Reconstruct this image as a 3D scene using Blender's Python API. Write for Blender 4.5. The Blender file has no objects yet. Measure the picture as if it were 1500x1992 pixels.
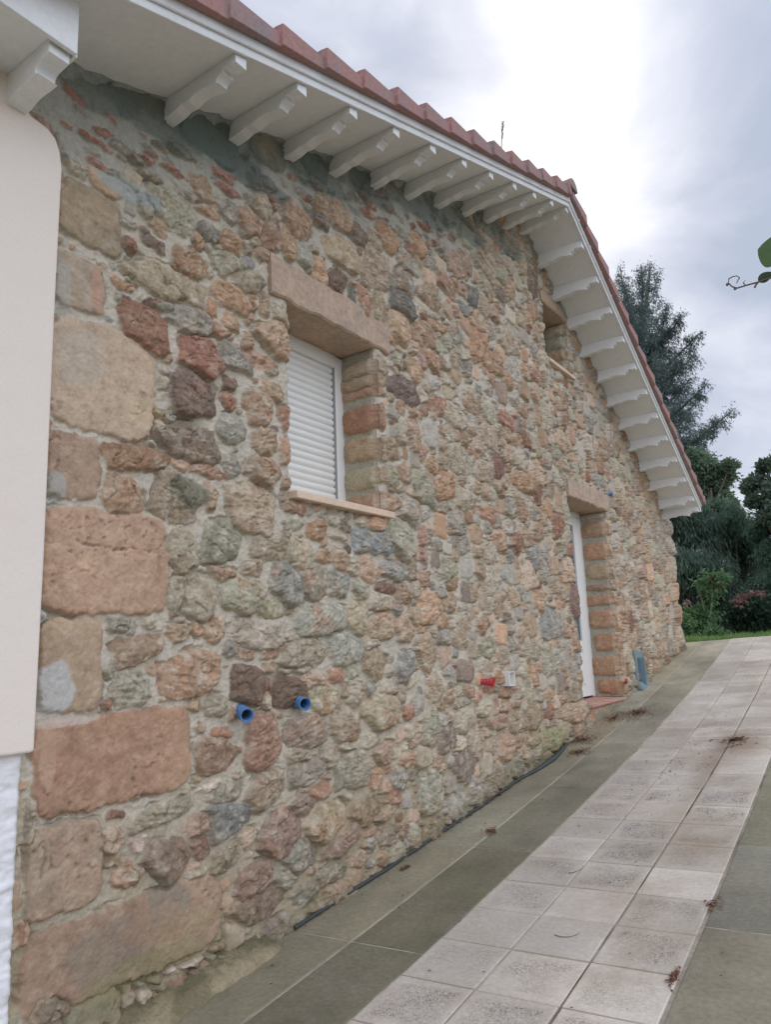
import bpy, math, random
import numpy as np
from mathutils import Matrix, Vector

# ------------------------------------------------------------------ camera, sky, sun, exposure
S = 2.6                                   # metres per layout unit (camera stands 2.6 m from the wall)
FPX, CX, CY = 1440.0, 750.0, 996.0
RM = np.array([[0.822435, 0.133800, -0.552899], [0.567535, -0.126726, 0.813538], [-0.038784, 0.982872, 0.180160]])
scene = bpy.context.scene
C = scene.collection
cam = bpy.data.cameras.new('camera'); camo = bpy.data.objects.new('camera', cam); C.objects.link(camo)
cam.sensor_fit = 'HORIZONTAL'; cam.sensor_width = 36.0; cam.lens = 36.0*FPX/1500.0
cam.clip_start = 0.05; cam.clip_end = 2000
m3 = Matrix(((RM[0, 0], RM[0, 1], -RM[0, 2]), (RM[1, 0], RM[1, 1], -RM[1, 2]), (RM[2, 0], RM[2, 1], -RM[2, 2])))
camo.matrix_world = Matrix.Translation((S, 0, 0)) @ m3.to_4x4()
scene.camera = camo

SUN_EL, SUN_AZ = math.radians(37), math.radians(-20)      # azimuth measured from +Y towards +X: behind the gable
sd = Vector((math.sin(SUN_AZ)*math.cos(SUN_EL), math.cos(SUN_AZ)*math.cos(SUN_EL), math.sin(SUN_EL)))
world = bpy.data.worlds.new('World'); scene.world = world; world.use_nodes = True
wn, wl = world.node_tree.nodes, world.node_tree.links
wn.clear()
def wnode(t, **k):
    n = wn.new(t)
    for a, b in k.items(): setattr(n, a, b)
    return n
out = wnode('ShaderNodeOutputWorld')
sky = wnode('ShaderNodeTexSky', sky_type='NISHITA', sun_disc=False, sun_elevation=SUN_EL, sun_rotation=SUN_AZ)
bg1 = wnode('ShaderNodeBackground'); bg1.inputs[1].default_value = 0.09
wl.new(sky.outputs[0], bg1.inputs[0])
tc = wnode('ShaderNodeTexCoord')
def wmath(op, a, b=None, clamp=False):
    n = wnode('ShaderNodeMath', operation=op, use_clamp=clamp)
    for i, v in enumerate((a, b)):
        if v is None: continue
        if isinstance(v, (int, float)): n.inputs[i].default_value = v
        else: wl.new(v, n.inputs[i])
    return n.outputs[0]
def blob(px, py, sharp, amp):
    r = RM @ np.array([px-CX, -(py-CY), FPX]); r /= np.linalg.norm(r)
    d = wnode('ShaderNodeVectorMath', operation='DOT_PRODUCT'); wl.new(tc.outputs['Generated'], d.inputs[0]); d.inputs[1].default_value = tuple(r)
    e = wmath('MULTIPLY', wmath('SUBTRACT', d.outputs['Value'], 1.0), sharp)
    return wmath('MULTIPLY', wmath('EXPONENT', e), amp)
nz = wnode('ShaderNodeTexNoise'); nz.inputs['Scale'].default_value = 3.1; nz.inputs['Detail'].default_value = 7; nz.inputs['Roughness'].default_value = 0.55
nz.inputs['Distortion'].default_value = 0.35
mp = wnode('ShaderNodeMapping'); mp.inputs['Scale'].default_value = (1, 1, 1.7); mp.inputs['Location'].default_value = (0.3, 1.1, 0.2)
wl.new(tc.outputs['Generated'], mp.inputs[0]); wl.new(mp.outputs[0], nz.inputs['Vector'])
cloud = wmath('MULTIPLY', wmath('SUBTRACT', nz.outputs[0], 0.5), 2.3)
for bl in ((1060, 320, 34, 0.78), (1030, 80, 50, 0.48), (740, 80, 70, -0.34), (500, -100, 30, -0.15), (1450, 600, 20, -0.40), (1480, 180, 60, -0.25),
           (1480, 900, 90, 0.42), (960, 130, 900, -0.25), (770, 215, 700, -0.25), (1180, 250, 200, 0.15), (600, 20, 100, 0.05)):
    cloud = wmath('ADD', cloud, blob(*bl))
cloud = wmath('ADD', cloud, 0.36, clamp=True)
cr = wnode('ShaderNodeValToRGB')
cr.color_ramp.elements[0].position = 0.0; cr.color_ramp.elements[0].color = (0.42, 0.48, 0.60, 1)
cr.color_ramp.elements[1].position = 1.0; cr.color_ramp.elements[1].color = (1.02, 1.03, 1.06, 1)
e = cr.color_ramp.elements.new(0.35); e.color = (0.56, 0.60, 0.72, 1)
e = cr.color_ramp.elements.new(0.65); e.color = (0.74, 0.77, 0.87, 1)
wl.new(cloud, cr.inputs[0])
bg2 = wnode('ShaderNodeBackground')
gl = wnode('ShaderNodeVectorMath', operation='DOT_PRODUCT'); wl.new(tc.outputs['Generated'], gl.inputs[0]); gl.inputs[1].default_value = (0.76, -0.33, 0.56)
wl.new(wmath('ADD', wmath('MULTIPLY', wmath('EXPONENT', wmath('MULTIPLY', wmath('SUBTRACT', gl.outputs['Value'], 1.0), 3.0)), 1.75), 0.83), bg2.inputs[1])   # added brightening of the unseen sky behind the camera, lights the wall
wl.new(cr.outputs[0], bg2.inputs[0])
mx = wnode('ShaderNodeMixShader'); mx.inputs[0].default_value = 0.93
wl.new(bg1.outputs[0], mx.inputs[1]); wl.new(bg2.outputs[0], mx.inputs[2]); wl.new(mx.outputs[0], out.inputs[0])

sun = bpy.data.lights.new('sun', 'SUN'); sun.energy = 0.5; sun.angle = math.radians(30); sun.color = (1, 0.96, 0.9)
suno = bpy.data.objects.new('sun', sun); C.objects.link(suno); suno.rotation_euler = sd.to_track_quat('Z', 'Y').to_euler()
scene.view_settings.view_transform = 'Standard'; scene.view_settings.look = 'None'
scene.view_settings.exposure = 0.31; scene.view_settings.gamma = 1.0
scene.cycles.max_bounces = 6; scene.cycles.transparent_max_bounces = 6

# ------------------------------------------------------------------ helpers
rng = np.random.default_rng(7); random.seed(7)
KAL = 0.62                                # observed linear colour -> surface colour
ILL = np.array([0.955, 1.0, 1.06])        # tint of the overcast light
def lin(c, k=KAL, sat=0.86):
    c = np.asarray(c, float)/255.0
    v = np.where(c <= 0.04045, c/12.92, ((c+0.055)/1.055)**2.4)
    g = v.mean(-1, keepdims=True); v = (g+(v-g)*sat)/ILL
    v = np.clip(v/k, 0, None); return v*np.minimum(1, .82/np.maximum(v.max(-1, keepdims=True), 1e-6))

def ray(px, py): return RM @ np.array([px-CX, -(py-CY), FPX])
def on_x(px, py, X=0.0):                  # point of the plane x = X seen at a photo position, layout units
    r = ray(px, py); t = (1.0-X)/-r[0]; return np.array([1, 0, 0]) + r*t
def on_y(px, py, Y):
    r = ray(px, py); return np.array([1, 0, 0]) + r*(Y/r[1])

def hsh(i, j, seed):
    n = (i.astype(np.int64)*374761393 + j.astype(np.int64)*668265263 + seed*1442695041) & 0xFFFFFFFF
    n = ((n ^ (n >> 13))*1274126177) & 0xFFFFFFFF
    n = ((n ^ (n >> 16))*2246822519) & 0xFFFFFFFF
    return ((n ^ (n >> 15)) & 0xFFFFFF)/float(0xFFFFFF)*2-1
def vn(x, y, seed=0):
    xi, yi = np.floor(x), np.floor(y); fx, fy = x-xi, y-yi
    fx = fx*fx*fx*(fx*(fx*6-15)+10); fy = fy*fy*fy*(fy*(fy*6-15)+10)
    gx, gy = x-xi, y-yi
    def g(i, j, dx, dy):
        t = hsh(i, j, seed)*3.14159; return np.cos(t)*dx+np.sin(t)*dy
    a, b = g(xi, yi, gx, gy), g(xi+1, yi, gx-1, gy); c, d = g(xi, yi+1, gx, gy-1), g(xi+1, yi+1, gx-1, gy-1)
    return 1.6*((a*(1-fx)+b*fx)*(1-fy)+(c*(1-fx)+d*fx)*fy)
def fbm(x, y, seed=0, o=4, g=0.5):
    s, a, t = 0, 1.0, 0
    for k in range(o):
        s = s + a*vn((x*(.8 if k % 2 else 1)-y*(.6 if k % 2 else 0))*2**k+k*17.3, (y*(.8 if k % 2 else 1)+x*(.6 if k % 2 else 0))*2**k-k*9.1, seed+k*31); t += a; a *= g
    return s/t
def sstep(a, b, x):
    t = np.clip((x-a)/(b-a), 0, 1); return t*t*(3-2*t)

def np_mesh(name, V, F, col=None, scale=S):
    V = np.asarray(V, np.float32)*scale; F = np.asarray(F, np.int32)
    me = bpy.data.meshes.new(name); n = F.shape[1]
    me.vertices.add(len(V)); me.vertices.foreach_set('co', V.ravel())
    me.loops.add(F.size); me.loops.foreach_set('vertex_index', F.ravel())
    me.polygons.add(len(F)); me.polygons.foreach_set('loop_start', np.arange(0, F.size, n, dtype=np.int32))
    me.polygons.foreach_set('loop_total', np.full(len(F), n, np.int32))
    me.update(calc_edges=True)
    if col is not None:
        a = me.color_attributes.new('Col', 'FLOAT_COLOR', 'POINT')
        c = np.ones((len(V), 4), np.float32); c[:, :col.shape[1]] = col
        a.data.foreach_set('color', c.ravel())
    return me

def link(name, me, mat, parent=None, smooth=False):
    o = bpy.data.objects.new(name, me); C.objects.link(o)
    me.materials.clear(); me.materials.append(mat)
    if smooth: me.polygons.foreach_set('use_smooth', [True]*len(me.polygons))
    if parent is not None:
        o.parent = parent; o.location = -parent.location if False else (0, 0, 0)
        o.matrix_parent_inverse = Matrix.Translation(-parent.location)
    return o
def empty(name, loc, label, cat, group=None):
    o = bpy.data.objects.new(name, None); C.objects.link(o); o.location = Vector(loc)*S; o.empty_display_size = 0.1
    tag(o, label, cat, group); return o
def tag(o, label, cat, group=None, kind=None):
    if label: o['label'] = label
    if cat: o['category'] = cat
    if group: o['group'] = group
    if kind: o['kind'] = kind
    return o

class MB:                                 # collects polygons (layout units)
    def __init__(s): s.v, s.f, s.c = [], [], []
    def poly(s, pts, col=None):
        n = len(s.v); s.v += [tuple(p) for p in pts]; s.f.append(list(range(n, n+len(pts)))); s.c += [col]*len(pts)
    def grid(s, rows, col=None, close=False):
        n = len(s.v); w = len(rows[0])
        for r in rows: s.v += [tuple(p) for p in r]; s.c += [col]*w
        for i in range(len(rows)-1):
            for j in range(w if close else w-1):
                k = (j+1) % w
                s.f.append([n+i*w+j, n+i*w+k, n+(i+1)*w+k, n+(i+1)*w+j])
    def prism(s, pts, vec, col=None):     # polygon extruded by vec
        a = [np.array(p, float) for p in pts]; b = [p+np.array(vec, float) for p in a]
        n = len(s.v); m = len(a); s.v += [tuple(p) for p in a+b]; s.c += [col]*(2*m)
        s.f.append(list(range(n+m-1, n-1, -1))); s.f.append(list(range(n+m, n+2*m)))
        for i in range(m):
            j = (i+1) % m; s.f.append([n+i, n+j, n+m+j, n+m+i])
    def box(s, x0, x1, y0, y1, z0, z1, col=None):
        s.prism([(x0, y0, z0), (x0, y1, z0), (x0, y1, z1), (x0, y0, z1)], (x1-x0, 0, 0), col)
    def tube(s, path, rad, n=10, caps=True, col=None):
        P = [np.array(p, float) for p in path]; rows = []
        for i, p in enumerate(P):
            d = P[min(i+1, len(P)-1)]-P[max(i-1, 0)]; d = d/(np.linalg.norm(d)+1e-9)
            u = np.cross(d, [0.13, 0.2, 1.0] if abs(d[2]) < 0.9 else [1, 0.1, 0]); u /= np.linalg.norm(u); w = np.cross(d, u)
            r = rad[i] if hasattr(rad, '__len__') else rad
            rows.append([p + r*(math.cos(2*math.pi*k/n)*u + math.sin(2*math.pi*k/n)*w) for k in range(n)])
        s.grid(rows, col, close=True)
        if caps: s.poly(rows[0][::-1], col); s.poly(rows[-1], col)
    def build(s, name, mat, parent=None, bevel=0, smooth=False, seg=2):
        me = bpy.data.meshes.new(name); me.from_pydata([tuple(np.array(v)*S) for v in s.v], [], s.f)
        if any(c is not None for c in s.c):
            a = me.color_attributes.new('Col', 'FLOAT_COLOR', 'POINT')
            a.data.foreach_set('color', np.array([(list(c)+[1, 1])[:4] if c is not None else [1, 1, 1, 1] for c in s.c], np.float32).ravel())
        import bmesh
        bm = bmesh.new(); bm.from_mesh(me)
        bmesh.ops.recalc_face_normals(bm, faces=bm.faces[:])
        if bevel:
            es = [e for e in bm.edges if len(e.link_faces) == 2 and e.calc_face_angle(0) > 0.5]
            bmesh.ops.bevel(bm, geom=es, offset=bevel*S, segments=seg, profile=0.5, affect='EDGES', clamp_overlap=True)
        bm.to_mesh(me); bm.free()
        o = link(name, me, mat, parent, smooth)
        return o

def nodemat(name):
    m = bpy.data.materials.new(name); m.use_nodes = True; nt = m.node_tree; nt.nodes.clear()
    o = nt.nodes.new('ShaderNodeOutputMaterial'); p = nt.nodes.new('ShaderNodeBsdfPrincipled'); nt.links.new(p.outputs[0], o.inputs[0])
    return m, nt, p
def surf(name, color=None, rough=0.8, attr=False, fine=0.25, fscale=60, patch=0.0, pscale=3, pcol=(0.3, 0.3, 0.25), bumps=((60, 0.3, 0.01),),
         spec=0.3, streak=0.0, worm=False, grain=False):
    """Principled with two-scale colour noise and stacked bump; colour from the Col attribute when attr."""
    m, nt, p = nodemat(name); N, L = nt.nodes, nt.links
    tc = N.new('ShaderNodeTexCoord'); co = tc.outputs['Object']
    if attr:
        a = N.new('ShaderNodeVertexColor'); a.layer_name = 'Col'; base = a.outputs[0]
    else:
        a = N.new('ShaderNodeRGB'); a.outputs[0].default_value = tuple(color)+(1,); base = a.outputs[0]
    if patch:
        n = N.new('ShaderNodeTexNoise'); n.inputs['Scale'].default_value = pscale; n.inputs['Detail'].default_value = 6; n.inputs['Roughness'].default_value = 0.65
        mpg = N.new('ShaderNodeMapping'); mpg.inputs['Scale'].default_value = (1, 1, 0.35 if streak else 1)
        L.new(co, mpg.inputs[0]); L.new(mpg.outputs[0], n.inputs['Vector'])
        r = N.new('ShaderNodeMapRange'); r.inputs[1].default_value = 0.45; r.inputs[2].default_value = 0.75; r.inputs[3].default_value = 0; r.inputs[4].default_value = patch
        L.new(n.outputs[0], r.inputs[0])
        mixn = N.new('ShaderNodeMix'); mixn.data_type = 'RGBA'; L.new(r.outputs[0], mixn.inputs[0]); L.new(base, mixn.inputs[6]); mixn.inputs[7].default_value = tuple(pcol)+(1,)
        base = mixn.outputs[2]
    n = N.new('ShaderNodeTexNoise'); n.inputs['Scale'].default_value = fscale; n.inputs['Detail'].default_value = 5; n.inputs['Roughness'].default_value = 0.7
    L.new(co, n.inputs['Vector'])
    r = N.new('ShaderNodeMapRange'); r.inputs[1].default_value = 0.3; r.inputs[2].default_value = 0.7; r.inputs[3].default_value = 1-fine; r.inputs[4].default_value = 1+fine
    L.new(n.outputs[0], r.inputs[0])
    mul = N.new('ShaderNodeMix'); mul.data_type = 'RGBA'; mul.blend_type = 'MULTIPLY'; mul.inputs[0].default_value = 1
    if grain: L.new(a.outputs[1], mul.inputs[0])
    L.new(base, mul.inputs[6]); L.new(r.outputs[0], mul.inputs[7]); base = mul.outputs[2]
    h = None
    if worm:                              # worm-cast relief of the paving tiles, dirt sits in the hollows; strength in Col alpha
        w = N.new('ShaderNodeTexNoise'); w.inputs['Scale'].default_value = 80; w.inputs['Detail'].default_value = 1.5; w.inputs['Distortion'].default_value = 1.2
        L.new(co, w.inputs['Vector'])
        n2 = N.new('ShaderNodeTexNoise'); n2.inputs['Scale'].default_value = 5; n2.inputs['Detail'].default_value = 4; L.new(co, n2.inputs['Vector'])
        ab = N.new('ShaderNodeMath'); ab.operation = 'SUBTRACT'; L.new(w.outputs[0], ab.inputs[0]); ab.inputs[1].default_value = 0.5
        ab2 = N.new('ShaderNodeMath'); ab2.operation = 'ABSOLUTE'; L.new(ab.outputs[0], ab2.inputs[0])
        rr = N.new('ShaderNodeMapRange'); rr.inputs[1].default_value = 0.012; rr.inputs[2].default_value = 0.05; rr.inputs[3].default_value = 1; rr.inputs[4].default_value = 0
        L.new(ab2.outputs[0], rr.inputs[0])
        rm = N.new('ShaderNodeMapRange'); rm.inputs[1].default_value = 0.36; rm.inputs[2].default_value = 0.56; rm.inputs[3].default_value = 0.35; rm.inputs[4].default_value = 1.0
        L.new(n2.outputs[0], rm.inputs[0])
        al = N.new('ShaderNodeMath'); al.operation = 'MULTIPLY'; L.new(rr.outputs[0], al.inputs[0]); L.new(a.outputs[1], al.inputs[1])
        al2 = N.new('ShaderNodeMath'); al2.operation = 'MULTIPLY'; L.new(al.outputs[0], al2.inputs[0]); L.new(rm.outputs[0], al2.inputs[1])
        mw = N.new('ShaderNodeMix'); mw.data_type = 'RGBA'; L.new(al2.outputs[0], mw.inputs[0]); L.new(base, mw.inputs[6]); mw.inputs[7].default_value = (0.10, 0.095, 0.085, 1)
        base = mw.outputs[2]
        b = N.new('ShaderNodeBump'); b.inputs['Strength'].default_value = 0.6; b.inputs['Distance'].default_value = 0.003; b.invert = True
        L.new(al2.outputs[0], b.inputs['Height']); h = b.outputs[0]
    for (sc, st, dist) in bumps:
        n = N.new('ShaderNodeTexNoise'); n.inputs['Scale'].default_value = sc; n.inputs['Detail'].default_value = 6; n.inputs['Roughness'].default_value = 0.65
        L.new(co, n.inputs['Vector'])
        b = N.new('ShaderNodeBump'); b.inputs['Strength'].default_value = st; b.inputs['Distance'].default_value = dist
        L.new(n.outputs[0], b.inputs['Height'])
        if grain and sc > 50:
            gm = N.new('ShaderNodeMath'); gm.operation = 'MULTIPLY'; gm.inputs[1].default_value = st; L.new(a.outputs[1], gm.inputs[0]); L.new(gm.outputs[0], b.inputs['Strength'])
        if h is not None: L.new(h, b.inputs['Normal'])
        h = b.outputs[0]
    if h is not None: L.new(h, p.inputs['Normal'])
    L.new(base, p.inputs['Base Color']); p.inputs['Roughness'].default_value = rough; p.inputs['Specular IOR Level'].default_value = spec
    return m

M = {}
M['stone'] = surf('rubble_stone', attr=True, grain=True, rough=0.92, fine=0.22, fscale=60, bumps=((22, 0.5, 0.02), (70, 0.8, 0.012), (190, .5, .004)), spec=0.2)
M['lintel'] = surf('lintel_stone', lin((152, 132, 114)), rough=0.9, fine=0.2, fscale=30, patch=0.9, pscale=6, pcol=lin((122, 114, 102)), bumps=((8, 0.7, 0.03), (60, 0.7, 0.008)))
M['sill'] = surf('sill_stone', lin((178, 158, 138)), rough=0.8, fine=0.12, fscale=60, patch=0.5, pscale=5, pcol=lin((150, 135, 118)), bumps=((80, 0.2, 0.003),))
M['cream'] = surf('cream_render', lin((200, 193, 185)), rough=0.9, fine=0.05, fscale=150, patch=0.6, pscale=1.3, pcol=lin((186, 177, 167)), bumps=((5, 0.3, 0.02), (30, .25, .004), (220, 0.3, 0.0015)))
M['rough_white'] = surf('rough_white_render', lin((200, 203, 208)), rough=0.8, fine=0.06, fscale=30, bumps=((60, 0.4, 0.008),), spec=0.4)
M['white'] = surf('white_paint', lin((192, 198, 202)), rough=0.55, fine=0.05, fscale=40, patch=0.4, pscale=4, pcol=lin((176, 180, 180)), bumps=((30, 0.12, 0.005),))
M['soffit'] = surf('soffit_paint', lin((196, 203, 207)), rough=0.75, fine=0.05, fscale=25, patch=0.5, pscale=2.2, pcol=lin((176, 180, 180)), bumps=((14, 0.2, 0.008), (90, 0.2, 0.002)))
M['pvc'] = surf('white_plastic', lin((206, 211, 210)), rough=0.35, fine=0.02, fscale=20, bumps=((6, 0.05, 0.004),), spec=0.5)
M['tile'] = surf('clay_tile', lin((134, 100, 96)), rough=0.85, fine=0.2, fscale=50, patch=1.0, pscale=5, pcol=lin((106, 108, 110)), streak=1, bumps=((30, 0.4, 0.006), (150, 0.3, 0.002)))
M['core'] = surf('core_mortar', lin((110, 108, 100)), rough=0.95)
M['railgrey'] = surf('rail_grey', lin((120, 124, 128)), rough=.6, fine=.05, bumps=())
M['dark'] = surf('dark_void', (0.02, 0.022, 0.024), rough=0.9)
M['blue'] = surf('blue_plastic', lin((52, 100, 148)), rough=0.5, fine=0.15, patch=.5, pscale=30, pcol=lin((92, 112, 132)), bumps=(), spec=0.4)
M['bluedark'] = surf('blue_inner', lin((20, 50, 85)), rough=0.6, fine=0.1, bumps=())
M['red'] = surf('red_plastic', lin((160, 34, 42)), rough=0.55, fine=0.15, fscale=30, bumps=((40, 0.5, 0.01),), spec=0.5)
M['terra'] = surf('terracotta_slab', lin((150, 112, 98)), rough=0.75, fine=0.1, patch=0.5, pscale=6, pcol=lin((140, 95, 80)))
M['terrariser'] = surf('terracotta_render', lin((150, 112, 90)), rough=0.9, fine=0.15, patch=0.6, pscale=7, pcol=lin((120, 105, 85)))
M['cement'] = surf('blue_grey_cement', lin((98, 112, 112)), rough=0.9, fine=0.2, patch=0.5, pscale=9, pcol=lin((80, 95, 98)), bumps=((25, 0.5, 0.01),))
M['slab'] = surf('concrete_slab', attr=True, rough=0.85, fine=0.2, fscale=45, patch=0.7, pscale=2.2, pcol=lin((112, 105, 92)), bumps=((14, 0.15, 0.01), (160, 0.35, 0.002)))
M['bed'] = surf('mortar_bed', attr=True, rough=0.95, fine=0.25, fscale=40, patch=0.7, pscale=5, pcol=lin((86, 76, 64)), bumps=((50, 0.5, 0.006),))
M['path'] = surf('pitted_tile', attr=True, rough=0.88, fine=0.12, fscale=50, patch=0.85, pscale=1.7, pcol=lin((132, 117, 98)), bumps=((120, 0.3, 0.0015),), worm=True)
M['soil'] = surf('soil', lin((78, 70, 55)), rough=1, fine=0.4, fscale=20, patch=0.6, pscale=2, pcol=lin((70, 85, 45)), bumps=((12, 0.6, 0.03),))
M['hose'] = surf('black_hose', lin((42, 50, 50)), rough=0.5, fine=0.2, bumps=((40, 0.3, 0.004),), spec=0.5)
M['litter'] = surf('dry_leaves', attr=True, rough=0.9, fine=0.3, fscale=30, bumps=())
M['bark'] = surf('bark', lin((88, 80, 70)), rough=0.95, fine=0.3, fscale=12, bumps=((10, 0.6, 0.03),))
M['twig'] = surf('dry_twig', lin((82, 74, 66)), rough=0.9, bumps=())

def leafmat(name, rough=0.55, trans=0.35):
    m, nt, p = nodemat(name); N, L = nt.nodes, nt.links
    a = N.new('ShaderNodeVertexColor'); a.layer_name = 'Col'
    L.new(a.outputs[0], p.inputs['Base Color']); p.inputs['Roughness'].default_value = rough; p.inputs['Specular IOR Level'].default_value = 0.4
    t = N.new('ShaderNodeBsdfTranslucent'); L.new(a.outputs[0], t.inputs[0])
    mxs = N.new('ShaderNodeMixShader'); mxs.inputs[0].default_value = trans
    L.new(p.outputs[0], mxs.inputs[1]); L.new(t.outputs[0], mxs.inputs[2])
    o = [n for n in N if n.type == 'OUTPUT_MATERIAL'][0]; L.new(mxs.outputs[0], o.inputs[0])
    return m
M['leaf'] = leafmat('foliage', trans=0.5)

# ------------------------------------------------------------------ layout
H = 0.20                                  # verge overhang
APY = 2.453
def soff(Y):                              # underside of the verge
    Y = np.asarray(Y, float); return np.where(Y < APY, 0.75+0.334*Y, 2.862-0.527*Y)
PHI = -0.0216; TS = 0.129; PX0, PY0 = 0.2952, 1.0288
def zf(X, Y):
    Y = np.asarray(Y, float); Yc = np.minimum(Y, 4.5)
    return -0.6135+0.1004*Yc+0.0407*np.clip(X, -2, 3)+0.0148*(Yc-1.5)**2
def strip(p, Y): return p + PHI*(Y-PY0)   # strip coordinate (parallel to the tiled path) -> x

WIN = (1.130, 1.455, 0.325, 0.745); DOOR = (2.735, 3.185, -0.238, 0.553); UWIN = (2.635, 2.872, 1.078, 1.322)
OPEN = (WIN, DOOR, UWIN)
YL, YR = 0.44, 4.335

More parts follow.
